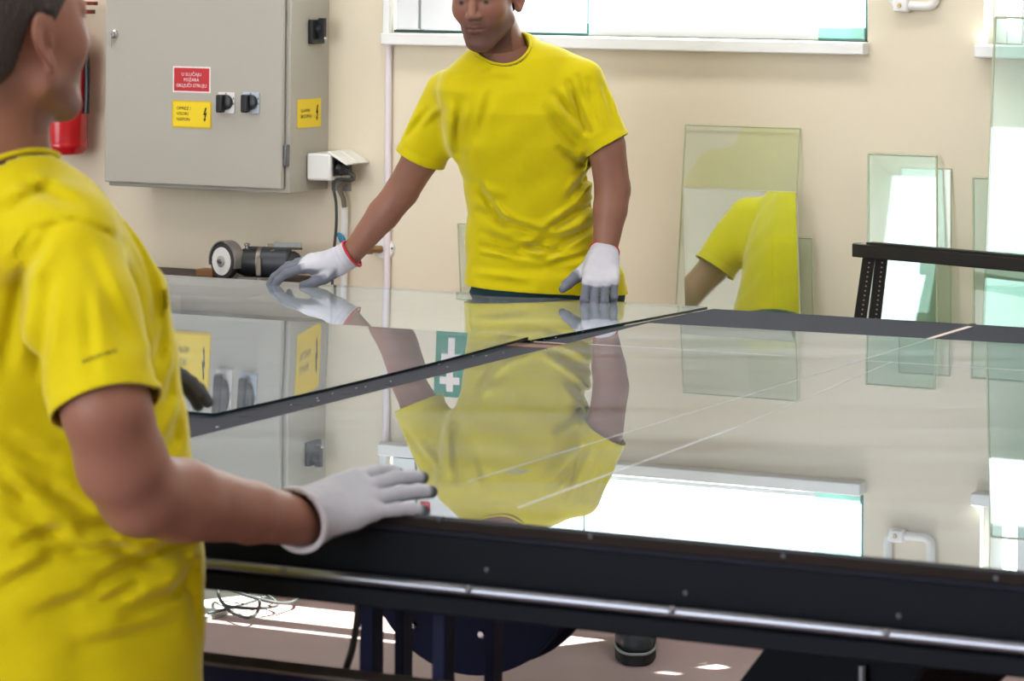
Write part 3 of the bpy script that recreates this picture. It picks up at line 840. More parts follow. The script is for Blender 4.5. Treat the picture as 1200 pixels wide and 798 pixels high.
# ------------------------------------------------------------------ sheets of glass on the table
G_TOP = glass_mat('table_sheet_glass', (0.80, 0.90, 0.88, 1), 0.08, 0.97, dust=0.11, dustcol=(0.74, 0.80, 0.88, 1), gloss=(0.88, 0.94, 1.0, 1), streak=(0.5, 9.0, 1.0), power=2.3)
G_SIDE = mat('sheet_glass_edge', lin(12, 30, 32), 0.15, spec=0.6)
G_UNDER = glass_mat('sheet_underside', (0.92, 0.96, 0.95, 1), 0.0, 0.001)
def sheet(name, corners, label, zfun, nu=40, nv=40, th=GT - 0.0002):
    """corners (u,v) in order: front-left, front-right, back-right, back-left; zfun(a, b) gives a tiny sag, a along, b across 0..1"""
    c = [np.array(q) for q in corners]
    V = []; 
    for j in range(nv + 1):
        for i in range(nu + 1):
            a, b = i / nu, j / nv
            q = (c[0] * (1 - a) + c[1] * a) * (1 - b) + (c[3] * (1 - a) + c[2] * a) * b
            V.append(F(q[0], q[1], TABZ + zfun(a, b)))
    n = len(V)
    V += [p - ZU * th for p in V]
    Fc = []; mi = []
    W = nu + 1
    for j in range(nv):
        for i in range(nu):
            k = j * W + i
            Fc.append((k, k + 1, k + 1 + W, k + W)); mi.append(0)
            Fc.append((n + k, n + k + W, n + k + 1 + W, n + k + 1)); mi.append(2)
    def side(a, b): Fc.append((a, n + a, n + b, b)); mi.append(1)
    for i in range(nu):
        side(i + 1, i); side(nv * W + i, nv * W + i + 1)
    for j in range(nv):
        side(j * W, (j + 1) * W); side((j + 1) * W + nu, j * W + nu)
    ctr = np.mean(V, 0)
    o = link_mesh(name, V, Fc, [G_TOP, G_SIDE, G_UNDER], loc=ctr)
    o.data.polygons.foreach_set('material_index', mi)
    o.data.polygons.foreach_set('use_smooth', [k != 1 for k in mi])
    o.data.set_sharp_from_angle(angle=math.radians(30))
    tag(o, label, 'glass sheet', 'sheets of glass on the cutting table')
    return o
# near sheet
p_nl = np.array(uv(228, 512)); p_bk = np.array(uv(760, 378.5))
dl = (p_bk - p_nl) / (p_bk[1] - p_nl[1])
fl = p_bk + dl * (VF + 0.003 - p_bk[1])
br = np.array(uv(1200, 403)); dr = (br - p_bk) / (br[0] - p_bk[0])
bR = p_bk + dr * (UR - 0.15 - p_bk[0])
near = sheet('glass_sheet', [fl, (UR - 0.15, VF + 0.003), bR, p_bk], 'large sheet of glass in front with white scored lines, reflecting the standing man', lambda a, b: 0.0)
def score(a, b, w=0.0022):
    o = strip('score_line', a, b, w, mat('scored_glass', (0.58, 0.61, 0.62, 1), 0.6), z0=TABZ, h=0.0004, par=None)
    return o
def child(o, par):
    o.parent = par; o.location = tuple(-np.array(par.location)); return o
for a, b, w_ in (((549, 564), (1094, 396), 0.0014), ((607, 595), (860, 502), 0.0030), ((860, 502), (1045, 424), 0.0011), ((690, 403.3), (1200, 434), 0.0022)):
    child(score(a, b, w_), near)
# rear sheet, broken off along the score and tipping down over the table's far edge
TILT = 0.022
pB = np.array(uv(622, 398.5))
def ontilt(px, py):
    r = ray(px, py); n = np.array([0, 0, 1.0]) + S * TILT; c0_ = F(0, pB[1], TABZ)
    k = (n @ (c0_ - np.array([0, 0, CAMZ]))) / (n @ r)
    p = np.array([0, 0, CAMZ]) + r * k
    return p
_q = ontilt(829, 359.6); pR = np.array([_q @ T, _q @ S])
_q = ontilt(260, 326.0); VBK = float(_q @ S)
ua = -5.2
r1 = sheet('glass_sheet', [(ua, pB[1]), tuple(pB), tuple(pR), (ua, pR[1] * 0.5 + VBK * 0.5)], 'long glass sheet at the table back under the standing man with red-hemmed gloves',
           lambda a, b: -TILT * b * (pR[1] - pB[1]))
# middle sheet, slightly dished
pN = np.array(uv(251, 486))
d1 = pB - pN
bb = pB - d1 * 0.010
WM = pB[1] - pN[1]
r2 = sheet('glass_sheet', [(ua - 0.1, pN[1]), tuple(pN), tuple(bb), (ua - 0.1, bb[1])], 'middle sheet of glass reflecting the grey cabinet and its yellow warning signs',
           lambda a, b: WM * (0.0020 - 0.012 * b + 0.0165 * b * b))
# illegible mark from the near sheet's reflection, painted as strokes on the glass
so = onz(606, 549, TABZ)
st = text_mesh('etched_stamp', 'IVINV', so + ZU * 0.0003, T, S * -1.0, 0.055, mat('etched_grey', lin(110, 124, 128), 0.6), None, depth=0.0, width=0.027)
child(st, near)

# ------------------------------------------------------------------ blower under the table
BS = VF + 1.0
bc = onS(548, 655, BS)
R_ = 0.205
bl = empty('suction_blower', (bc[0], bc[1], 0), 'large round dark blue suction blower under the table', 'blower')
m = MB(); m.lathe(bc, S, [(0.0, R_ - 0.006), (0.002, R_), (0.020, R_), (0.024, R_ - 0.012), (0.10, R_ - 0.012), (0.104, R_), (0.118, R_), (0.12, R_ - 0.006)], 64); m.build('housing', M_BLUE, bl)
m = MB(); m.lathe(bc - S * 0.001, S, [(-0.05, 0.05), (-0.05, 0.065), (-0.0, 0.07), (0.0, 0.05)], 32, cap=False); m.build('inlet_collar', M_NAVY, bl)
for px, py in ((484, 732.5), (565, 743)):
    p = onS(px, py, BS - 0.0005)
    m = MB(); m.lathe(p, -S, [(0, 0.009), (0.004, 0.009), (0.007, 0.006)], 6); m.build('bolt', M_STEEL, bl)
for k_ in (-0.12, 0.08):
    m = MB(); m.fbox(float(bc @ T) + k_, float(bc @ T) + k_ + 0.04, BS + 0.03, BS + 0.09, float(bc[2]) + 0.12, FZ - 0.0225); m.build('hanger', M_NAVY, bl)
m = MB(); m.lathe(bc + S * 0.121, S, [(0, 0.09), (0.16, 0.09), (0.18, 0.07)], 32); m.build('motor', M_NAVY, bl)

# hose in front of the blower
HS = VF + 0.28
m = MB(); m.tube(spline([onS(423, 660, HS), onS(421, 690, HS), onS(419, 720, HS), onS(414, 755, HS), onS(405, 785, HS - 0.02), onS(392, 815, HS - 0.05), onS(360, 860, HS - 0.08)], 8), 0.0058, 10)
tag(m.build('air_hose', mat('grey_black_hose', lin(72, 74, 78), 0.6), loc=onS(414, 755, HS)), 'dark rubber hose hanging under the table beside the blue uprights', 'hose')

# board and coiled cable on the floor
pl_ = [onz(x, y, 0.012) for x, y in ((180, 672), (355, 668), (352, 683), (300, 704), (246, 722), (150, 750))]
m = MB(); m.prism(pl_, -ZU * 0.0115); tag(m.build('floor_board', mat('pale_grey_board', lin(172, 176, 170), 0.6, noise=0.12, nscale=9), loc=np.mean(pl_, 0)), 'pale grey board lying on the floor under the table', 'board')
Zc = 0.022
def fl_(pts, z=Zc): return [onz(x, y, z + dz) for x, y, dz in pts]
cc = [(350, 687, 0), (349, 694, 0.004), (347, 703, 0), (338, 706.5, 0), (322, 706, 0.012), (300, 701, 0.02), (275, 693, 0.03), (262, 686, 0.035), (268, 681.5, 0.04), (282, 682, 0.04), (300, 689, 0.03), (316, 699, 0.01), (325, 708, 0.0), (318, 711, 0.0), (300, 713, 0.004), (280, 712, 0.008), (264, 709, 0.012), (257, 700, 0.02), (256, 690, 0.03), (262, 683, 0.035), (275, 686, 0.03), (290, 695, 0.02)]
m = MB(); m.tube(spline(fl_(cc), 6), 0.0042, 8)
cc2 = [(262, 709, 0.002), (272, 718, 0.0), (290, 724, 0.0), (300, 719, 0.004), (304, 710, 0.012), (304, 704, 0.016)]
m.tube(spline(fl_(cc2), 6), 0.0042, 8)
cc3 = [(244, 719, -0.004), (275, 711, 0.0), (310, 700, 0.004), (335, 691, 0.004), (352, 685, 0.0)]
m.tube(spline(fl_(cc3), 6), 0.0036, 8)
tag(m.build('floor_cable', mat('coiled_cable', lin(58, 62, 62), 0.5), loc=onz(300, 705, 0.0)), 'black cable lying in loose coils on the floor', 'cable')
# crumbs of glass on the floor
for i, (px, py) in enumerate(((726, 777), (818, 779))):
    p = onz(px, py, 0.0); m = MB(); m.prism([p, p + T * 0.018, p + T * 0.012 + S * 0.03], ZU * 0.003)
    tag(m.build('glass_chip', M_WSTRIP, auto=None, loc=p), ('white chip on the floor to the left under the black shoe', 'white chip on the floor at the right of the black shoe')[i], 'chip')

# ------------------------------------------------------------------ stand with the grinder behind the table
GS = W0 - 0.42
gY = W0 - 0.24
def gp(px, py, s_=None): return onS(px, py, gY if s_ is None else s_)
GZ = float(gp(268, 327)[2])
gu0 = float(gp(224, 322) @ T); gu1 = float(gp(425, 330) @ T)
M_BENCH = mat('dark_brown_bench', lin(58, 46, 42), 0.6, noise=0.2, nscale=14)
bn = empty('tool_bench', F((gu0 + gu1) / 2, GS + 0.15, 0), 'dark narrow tool bench at the wall carrying the grinder', 'bench')
m = MB(); m.fbox(gu0 - 0.35, gu1 - 0.27, GS, GS + 0.38, GZ - 0.03, GZ - 0.0004); m.build('bench_top', M_BENCH, bn, bevel=0.003)
for uu in (gu0 - 0.32, gu0 - 0.12):
    for vv in (GS + 0.02, GS + 0.32):
        m = MB(); m.fbox(uu, uu + 0.04, vv, vv + 0.04, 0.0, GZ - 0.0305); m.build('leg', M_BENCH, bn)
gr = empty('bench_grinder', gp(300, 326), 'black angle grinder with white polishing disc and steel guard behind the glass', 'grinder')
wc = gp(267.0, 305.5); wr = 0.049
ax = S * 0.90 - T * 0.43; ax = ax / np.linalg.norm(ax)     # disc axis; the face looks to the camera's left-front
axd = -np.array([0.70, 0.714, 0.0]); axd /= np.linalg.norm(axd)
wc[2] = GZ + wr + 0.001
m = MB(); m.lathe(wc, axd, [(0, wr - 0.002), (0.002, wr), (0.020, wr), (0.022, wr - 0.002)], 48); m.build('grinding_wheel', mat('dark_rubber_wheel', lin(44, 42, 46), 0.6), gr)
m = MB(); m.lathe(wc + axd * 0.0222, axd, [(0, 0.0385), (0.002, 0.038)], 40); fc = m.build('white_disc', mat('white_disc', lin(226, 226, 224), 0.45, noise=0.06, nscale=60), gr)
m = MB(); m.lathe(wc + axd * 0.0245, axd, [(0, 0.016), (0.002, 0.016), (0.003, 0.014)], 24); nt_ = m.build('flange', mat('grey_flange', lin(190, 192, 192), 0.35, 0.6), fc)
m = MB(); m.lathe(wc + axd * 0.0276, axd, [(0, 0.007), (0.008, 0.006)], 6); m.build('spindle_nut', M_DKSTEEL, fc)
# guard: half-ring band around the wheel
sx = np.cross(axd, ZU); sx /= np.linalg.norm(sx)
if sx[0] < 0: sx = -sx
m = MB(); vs = []; fs = []
gn = 22
for k in range(gn + 1):
    q = math.radians(-18 + 212 * k / gn)
    d = sx * math.cos(q) + ZU * math.sin(q)
    for rr_, hh_ in ((wr + 0.003, 0.022), (wr + 0.007, 0.022), (wr + 0.007, -0.012), (wr + 0.003, -0.012)):
        vs.append(wc + d * rr_ + axd * hh_)
for k in range(gn):
    for j in range(4):
        l = (j + 1) % 4
        fs.append((k * 4 + j, k * 4 + l, (k + 1) * 4 + l, (k + 1) * 4 + j))
fs += [(0, 1, 2, 3), (gn * 4 + 3, gn * 4 + 2, gn * 4 + 1, gn * 4)]
m.add(vs, fs); m.build('wheel_guard', mat('dull_steel_guard', lin(142, 138, 134), 0.45, 0.5), gr)
mb0 = wc - axd * 0.03 + sx * 0.02
mz = GZ + 0.047
A_ = gp(288, 305, gY + 0.02); A_[2] = mz
B_ = gp(305, 305, gY + 0.03); B_[2] = mz
C_ = gp(341, 305, gY + 0.055); C_[2] = mz
D_ = gp(353, 305, gY + 0.062); D_[2] = mz - 0.006
M_GBODY = mat('grinder_body', lin(44, 50, 58), 0.42)
m = MB(); m.tube([A_ - (B_ - A_) * 0.6, A_, B_], [0.030, 0.039, 0.041], 20); m.build('gear_head', M_BLACK, gr)
m = MB(); m.tube([B_, B_ + (C_ - B_) * 0.03, C_ - (C_ - B_) * 0.06, C_], [0.032, 0.042, 0.041, 0.036], 24); m.build('motor_housing', M_GBODY, gr)
m = MB(); m.tube([C_, C_ + (D_ - C_) * 0.5, D_], [0.035, 0.031, 0.016], 20); m.build('end_cap', M_BLACK, gr)
dm = (C_ - B_) / np.linalg.norm(C_ - B_)
m = MB(); m.tube([B_ - dm * 0.004, B_ + dm * 0.007], 0.0435, 20); cl = m.build('clamp_band', mat('clamp_steel', lin(130, 122, 112), 0.45, 0.6), gr)
nf = np.array([0, -1.0, 0])
m = MB(); m.box(B_ - dm * 0.008 + nf * 0.050 - ZU * 0.032, dm * 0.014, -nf * 0.010, ZU * 0.05); m.build('clamp_block', MATS['clamp_steel'], gr, bevel=0.002)
m = MB(); m.box(B_ - dm * 0.02 - ZU * 0.0465, dm * 0.06, -nf * 0.05 , ZU * 0.012); m.box(A_ - dm * 0.02 + nf * 0.03 - ZU * 0.0465, dm * 0.09, -nf * 0.06, ZU * 0.008); m.build('foot', MATS['clamp_steel'], gr)
m = MB(); q0 = gp(302, 323.5, gY - 0.03); q0[2] = GZ + 0.0005; m.lathe(q0, ZU, [(0, 0.006), (0.012, 0.006), (0.013, 0.004)], 6); m.build('foot_bolt', M_STEEL, gr)
h0 = gp(289, 290.2, gY + 0.02); h1 = gp(354, 291.5, gY + 0.06)
m = MB(); m.tube([h0, h1], [0.0042, 0.0032], 10); m.build('tool_rest_bar', mat('dark_brown_bar', lin(56, 46, 40), 0.5), gr)
m = MB(); m.lathe(gp(289.5, 290, gY + 0.02) - ZU * 0.012, ZU, [(0, 0.006), (0.016, 0.006), (0.018, 0.009), (0.022, 0.009), (0.024, 0.005)], 12); m.build('adjust_knob', M_STEEL, gr)
r0 = gp(321, 290.3, gY + 0.04); r1_ = gp(353, 290.3, gY + 0.06); dd = r1_ - r0; dd[2] = 0
m = MB(); m.box(r0, dd, np.array([0, 0.012, 0]), ZU * 0.0145); m.build('tool_rest', mat('grey_steel_block', lin(128, 132, 128), 0.4, 0.5), gr, bevel=0.001)
m = MB(); q1 = B_ + dm * 0.02 + ZU * 0.034; m.box(q1 - nf * 0.006, dm * 0.045, nf * 0.006, ZU * 0.018); m.build('rest_bracket', MATS['clamp_steel'], gr)
m = MB(); q1 = B_ + dm * 0.022 + ZU * 0.030 + nf * 0.022; m.tube([q1, q1 + dm * 0.018 + ZU * 0.008], 0.0015, 6); m.build('brass_clip', mat('brass_clip', lin(200, 180, 60), 0.3, 0.8), gr)
w0 = gp(229, 320, gY + 0.02); w0[2] = GZ
m = MB(); m.box(w0, T * 0.055, S * 0.05, ZU * 0.0195); tag(m.build('wood_block', mat('brown_block', lin(128, 88, 52), 0.65, noise=0.2, nscale=25), bevel=0.002, loc=w0), 'small brown wooden block left of the grinder disc', 'block')

# ================================================================== PEOPLE
M_SKIN = mat('skin', (0.5, 0.25, 0.18, 1), 0.48, spec=0.35, attr='Col', noise=0.07, nscale=40, bump=0.06, bscale=180, sss=0.06)
M_SHIRT = mat('yellow_cotton', lin(202, 186, 5), 0.85, spec=0.2, noise=0.05, nscale=7, bump=0.10, bscale=320, sheen=0.5)
M_TEAL = mat('dark_teal_trousers', lin(24, 58, 64), 0.8, noise=0.12, nscale=14, bump=0.15, bscale=200)
M_GLW = mat('white_knit_glove', lin(214, 214, 224), 0.85, noise=0.05, nscale=60, bump=0.25, bscale=420)
M_GLG = mat('grey_rubber_coating', lin(126, 130, 142), 0.55, noise=0.10, nscale=50, bump=0.15, bscale=260)
M_GLOVE = mat('knit_glove', (0.6, 0.6, 0.62, 1), 0.75, spec=0.3, attr='Col', noise=0.06, nscale=60, bump=0.25, bscale=420)
GL_W, GL_G = lin(190, 190, 200)[:3], lin(108, 112, 124)[:3]
M_HEM = mat('red_glove_hem', lin(196, 30, 58), 0.8)
M_HAIR = mat('dark_brown_hair', lin(44, 36, 34), 0.6, noise=0.35, nscale=160, bump=0.9, bscale=260, stretch=(1, 1, 0.35))

def head_frame(pos, face, up=(0, 0, 1), tilt=0.0):
    f = unit(face); u = np.array(up, float); u = unit(u - f * (u @ f)); r = np.cross(u, f) * -1.0
    # r = subject's left when looking along f with up u: left = u x f
    l = np.cross(u, f)
    if tilt:
        l, u = l * math.cos(tilt) + u * math.sin(tilt), u * math.cos(tilt) - l * math.sin(tilt)
    return np.array(pos, float), np.stack([l, f, u])      # rows: local x (subject's left), y (forward), z (up)

def head_sdf(q, ear=True, stout=1.0, ears=1.0):
    """q in head space: x subject's left, y forward, z up; origin between the ears"""
    ax = np.abs(q[:, 0]); s = q.copy(); s[:, 0] = ax
    d = ellip(q, (0, -0.014, 0.045), (0.074, 0.097, 0.088))
    d = smin(d, ellip(q, (0, 0.030, 0.0), (0.062 * stout, 0.062, 0.085)), 0.03)
    d = smin(d, rcone(s, (0.050 * stout, -0.002, -0.050), (0.018, 0.066, -0.086), 0.017, 0.019), 0.03)
    d = smin(d, rcone(q, (0, 0.050, -0.070), (0, 0.073, -0.090), 0.030, 0.019), 0.022)
    d = smin(d, ellip(s, (0.037, 0.058, -0.012), (0.023, 0.021, 0.022)), 0.028)
    d = smin(d, rcone(s, (0.012, 0.084, 0.036), (0.046, 0.070, 0.036), 0.011, 0.012), 0.014)
    d = smin(d, ellip(q, (0, 0.072, -0.048), (0.032, 0.022, 0.030)), 0.016)
    d = smax(d, -ellip(s, (0.031, 0.100, 0.017), (0.019, 0.019, 0.012)), 0.012)
    d = smin(d, ellip(s, (0.031, 0.073, 0.015), (0.0135, 0.0125, 0.0125)), 0.004)
    d = smin(d, rcone(s, (0.017, 0.0835, 0.020), (0.045, 0.0765, 0.019), 0.0042, 0.0040), 0.004)
    n = rcone(q, (0, 0.088, 0.026), (0, 0.110, -0.014), 0.0075, 0.0105)
    n = smin(n, ellip(s, (0.0115, 0.099, -0.0185), (0.0085, 0.011, 0.008)), 0.008)
    d = smin(d, n, 0.010)
    lipu = chain(s, [(0.0, 0.0955, -0.0445), (0.009, 0.0945, -0.0435), (0.021, 0.084, -0.0500)], [0.0048, 0.0045, 0.0026], 0.003)
    lipl = chain(s, [(0.0, 0.0945, -0.0555), (0.011, 0.092, -0.0548), (0.020, 0.084, -0.0515)], [0.0055, 0.005, 0.0026], 0.003)
    d = smin(d, lipu, 0.004); d = smin(d, lipl, 0.004)
    d = smax(d, -rcone(s, (0.0, 0.1035, -0.0497), (0.024, 0.0885, -0.0497), 0.0022, 0.0018), 0.002)
    d = smax(d, -ellip(s, (0.006, 0.1065, -0.0268), (0.0035, 0.005, 0.003)), 0.002)
    if ear:
        # ear: tilted bowl with a raised helix
        e = (s - np.array([0.078, -0.014, 0.002], np.float32)) / ears
        ca, sa = math.cos(0.25), math.sin(0.25)
        ey = e[:, 1] * ca + e[:, 2] * sa; ez = -e[:, 1] * sa + e[:, 2] * ca
        ex = e[:, 0] + ey * 0.45            # flares backwards
        qq = np.stack([ex, ey, ez], 1)
        wv = 0.018 + 0.25 * np.clip(ez, -0.03, 0.02) 
        rim = np.sqrt((ey / np.maximum(wv, 0.008)) ** 2 + (ez / 0.032) ** 2)
        body = smax(np.abs(ex) - 0.0045, (rim - 1.0) * 0.014, 0.004)
        bowl = ellip(qq, (0.0055, 0.003, -0.002), (0.0055, 0.009, 0.016))
        body = smax(body, -bowl, 0.003)
        helix = np.sqrt(((rim - 0.93) * 0.016) ** 2 + (ex - 0.003) ** 2) - 0.0036
        helix = np.where((ey > 0.010) & (ez < 0.010), 1.0, helix)
        body = smin(body, helix, 0.003)
        body = smin(body, ellip(qq, (0.001, 0.004, -0.029), (0.0045, 0.007, 0.008)), 0.004)
        body = smin(body, ellip(qq, (0.002, 0.012, -0.004), (0.004, 0.004, 0.006)), 0.003)
        d = smin(d, body * ears, 0.006)
    return d

SKIN_BASE = np.array([0.275, 0.126, 0.086])
def head_colors(q, base, stubble):
    n = len(q); c = np.tile(base, (n, 1)); ax = np.abs(q[:, 0])
    def mixc(w, col):
        nonlocal c
        w = np.clip(w, 0, 1)[:, None]; c = c * (1 - w) + np.array(col) * w
    g = lambda cx, cy, cz, rx, ry, rz: np.exp(-(((ax - cx) / rx) ** 2 + ((q[:, 1] - cy) / ry) ** 2 + ((q[:, 2] - cz) / rz) ** 2))
    jaw = 1 / (1 + np.exp((q[:, 2] + 0.028 + 0.25 * np.clip(ax - 0.02, 0, .05)) / 0.006)) * (q[:, 1] > -0.01) / (1 + np.exp(-(q[:, 2] + 0.125) / 0.008))
    jaw = jaw * (1 - 0.75 * g(0.045, 0.06, -0.035, 0.018, 0.05, 0.012))
    mixc(stubble * jaw, base * np.array([0.50, 0.50, 0.56]))
    lip = np.exp(-(((q[:, 2] + 0.050) / 0.0085) ** 2)) * (ax < 0.025) * (q[:, 1] > 0.078)
    mixc(0.6 * lip, base * np.array([0.72, 0.52, 0.55]))
    line = np.exp(-(((q[:, 2] + 0.0497) / 0.0018) ** 2)) * (ax < 0.025) * (q[:, 1] > 0.080)
    mixc(0.8 * line, base * 0.35)
    brow = np.exp(-(((q[:, 2] - 0.036 + 0.15 * (ax - 0.03) ** 2 / 0.01) / 0.0055) ** 2)) * np.exp(-((ax - 0.031) / 0.019) ** 4) * (q[:, 1] > 0.05)
    mixc(0.9 * brow, [0.02, 0.015, 0.012])
    eye = np.exp(-((q[:, 2] - 0.0105) / 0.0030) ** 2) * np.exp(-((ax - 0.031) / 0.0115) ** 4) * (q[:, 1] > 0.06)
    mixc(0.9 * eye, [0.16, 0.13, 0.12])
    iris = np.exp(-((q[:, 2] - 0.0125) / 0.0050) ** 2) * np.exp(-((ax - 0.031) / 0.0055) ** 4) * (q[:, 1] > 0.06)
    mixc(iris, [0.02, 0.015, 0.012])
    mixc(0.45 * g(0.04, 0.07, -0.012, 0.02, 0.04, 0.016), base * np.array([1.05, 0.72, 0.68]))
    mixc(0.5 * g(0.085, -0.015, 0.0, 0.010, 0.03, 0.035), base * np.array([1.05, 0.72, 0.68]))
    mixc(0.75 * g(0.082, -0.010, 0.0, 0.007, 0.007, 0.012), base * 0.35)  # shade in the ear's hollow, painted into the skin colour
    return c

def hair_sdf(q, fringe=0.072):
    s = q.copy(); s[:, 0] = np.abs(q[:, 0])
    d = ellip(q, (0, -0.014, 0.045), (0.080, 0.103, 0.095))
    d = smin(d, ellip(q, (0, -0.055, -0.010), (0.060, 0.052, 0.055)), 0.02)
    y, z = q[:, 1], q[:, 2]
    # lower limit of the hair as a function of y (front positive)
    lim = np.interp(y, [-0.13, -0.075, -0.045, -0.030, -0.012, 0.004, 0.006, 0.021, 0.024, 0.045, 0.062, 0.085],
                    [-0.074, -0.070, -0.035, 0.030, 0.036, 0.030, -0.012, -0.010, 0.036, 0.046, fringe, 0.085])
    d = smax(d, (lim - z) * 0.75, 0.006)
    return d

# ---- hands in gloves
FINGERS = {'index': (0.094, 0.031, (0.044, 0.027, 0.022)), 'middle': (0.098, 0.0105, (0.049, 0.031, 0.023)),
           'ring': (0.093, -0.0105, (0.046, 0.029, 0.023)), 'little': (0.084, -0.0305, (0.036, 0.022, 0.020))}
def make_glove(name, parent, wrist, fx, fz, right, curls, spreads, thumb, cuff_end, cuff_r=0.033, hem=M_HEM, coat_from=0.010, h=0.0024, scale=1.0, coat_nz=-0.15, coat_seg=(1, 2), hem_r=0.0027, whitem=GL_W, greym=GL_G, coat_tip=0.0, coat_thumb=1.0):
    wrist = np.array(wrist, float); fx = unit(fx); fz = np.array(fz, float); fz = unit(fz - fx * (fz @ fx))
    fy = np.cross(fz, fx)
    if not right: fy = -fy
    Mx = np.stack([fx, fy, fz]) / scale
    def loc(p): return Mx @ (np.array(p, float) - wrist)
    chains = {}
    for k, (mx, my, ls) in FINGERS.items():
        sp = spreads.get(k, 0.0); c = curls[k]
        p = np.array([mx, my, 0.0]); pts = [p]; ang = 0.0
        for i, L in enumerate(ls):
            ang += c[i]
            d = np.array([math.cos(ang) * math.cos(sp), math.cos(ang) * math.sin(sp), -math.sin(ang)])
            p = p + d * L; pts.append(p)
        r0 = 0.0112 if k != 'little' else 0.0098
        chains[k] = (pts, [r0, r0 * 0.96, r0 * 0.90, r0 * 0.78])
    th = [np.array(q) for q in thumb]
    cl = loc(cuff_end); cd = unit(-cl)
    def f(p):
        q = ((p - wrist.astype(np.float32)) @ Mx.T.astype(np.float32)).astype(np.float32)
        d = None
        for k, (pts, rs) in chains.items():
            my = pts[0][1]
            e = rcone(q, (0.004, my * 0.62, 0.0), pts[0], 0.0195, 0.0135)
            d = e if d is None else smin(d, e, 0.014)
        d = smin(d, rcone(q, (0.015, 0.012, -0.006), (0.060, 0.030, -0.008), 0.018, 0.014), 0.016)
        d = smin(d, rcone(q, (0.015, -0.014, -0.006), (0.055, -0.026, -0.006), 0.017, 0.013), 0.016)
        fd = None
        for k, (pts, rs) in chains.items():
            e = chain(q, pts, rs, 0.004)
            fd = e if fd is None else np.minimum(fd, e)
        t = chain(q, th, [0.019, 0.0145, 0.0125, 0.0100], 0.006)
        d = smin(d, t, 0.012)
        d = smin(d, fd, 0.005)
        cu = rcone(q, np.array([0.02, 0, 0]), cl * 1.25, 0.029, cuff_r * 1.02)
        d = smin(d, cu, 0.020)
        # knit rings near the wrist
        ax = q @ (-cd).astype(np.float32)
        d = d + 0.0009 * np.sin(ax * 520) * np.exp(-((ax - 0.012) / 0.016) ** 2)
        return d * scale
    pts = np.concatenate([np.array(c[0]) for c in chains.values()] + [np.array(th), [cl * 1.3], [[0, 0, 0]]])
    Minv = np.linalg.inv(Mx)
    wp = wrist + pts @ Minv.T
    V, Q = sdf_mesh(f, wp.min(0) - 0.045 * scale, wp.max(0) + 0.045 * scale, h)
    V = smooth_mesh(V, Q, 1, 0.4)
    o = link_mesh(name, V, Q, M_GLOVE, parent, smooth=True)
    co = np.array(cuff_end, float); no = unit(np.array(cuff_end, float) - wrist)
    rim = cut_open(o, co, no, co, 0.09)
    # coating: palm side and everything beyond coat_from along the fingers
    me = o.data; org = origin_of(parent)
    n = len(me.vertices); cen = np.zeros(n * 3); nor = np.zeros(n * 3)
    me.vertices.foreach_get('co', cen); me.vertex_normals.foreach_get('vector', nor)
    cq = ((cen.reshape(-1, 3) + org - wrist) @ Mx.T).astype(np.float32); nq = nor.reshape(-1, 3) @ (Mx * scale).T
    st_ = lambda v, w: np.clip(0.5 + v / w, 0, 1)
    g = st_(coat_nz - nq[:, 2], 0.25) * st_(cq[:, 0] - 0.012, 0.01)
    for k, (pts_, rs) in chains.items():
        a = pts_[0]; d = unit(pts_[1] - pts_[0])
        along = (cq - a) @ d
        g = np.maximum(g, st_(0.0135 - rcone(cq, pts_[0], pts_[1], 0, 0), 0.002) * st_(along - coat_from - 0.006 * nq[:, 2], 0.004) * (cq[:, 0] > 0.05))
        for i in coat_seg: g = np.maximum(g, st_(0.0128 - rcone(cq, pts_[i], pts_[i + 1], 0, 0), 0.002))
        if coat_tip: g = np.maximum(g, st_(coat_tip - np.linalg.norm(cq - pts_[3], axis=1), 0.006))
    g = np.maximum(g, st_(0.0168 - chain(cq, th[1:], [0, 0, 0], 0.001), 0.003) * coat_thumb)
    wc_, gc_ = np.array(whitem), np.array(greym)
    vcolor(o, wc_ * (1 - g[:, None]) + gc_ * g[:, None])
    md = o.modifiers.new('thickness', 'SOLIDIFY'); md.thickness = 0.0015; md.offset = -1
    if rim:
        m = MB(); m.tube(rim, hem_r, 8, closed=True); m.build('hem', hem, o)
    return o

def fold_field(folds, X, Yp):
    """sum of soft creases given in photo pixels of the shirt's front: (x0,y0,x1,y1,width,depth_m)"""
    d = np.zeros(len(X), np.float32)
    for x0, y0, x1, y1, w, dep in folds:
        w = w * 1.05
        dx, dy = x1 - x0, y1 - y0; L2 = dx * dx + dy * dy
        t = ((X - x0) * dx + (Yp - y0) * dy) / L2
        tc = np.clip(t, 0, 1)
        ex, ey = X - x0 - tc * dx, Yp - y0 - tc * dy
        r2 = (ex * ex + ey * ey) / (w * w)
        taper = np.clip(1.15 - np.abs(tc - 0.5) * 1.3, 0.3, 1)
        d += dep * np.exp(-r2) * taper
        # ridge alongside
        s = (ex * dy - ey * dx) / math.sqrt(L2)
        d -= 0.55 * dep * np.exp(-((s - 1.6 * w) ** 2 + 0 * r2) / (w * w)) * np.exp(-np.maximum(0, r2 - 9) / 4) * taper * np.exp(-np.maximum(0, np.abs(t - 0.5) - 0.35) ** 2 / 0.02)
    return np.clip(d, -0.012, 0.011)

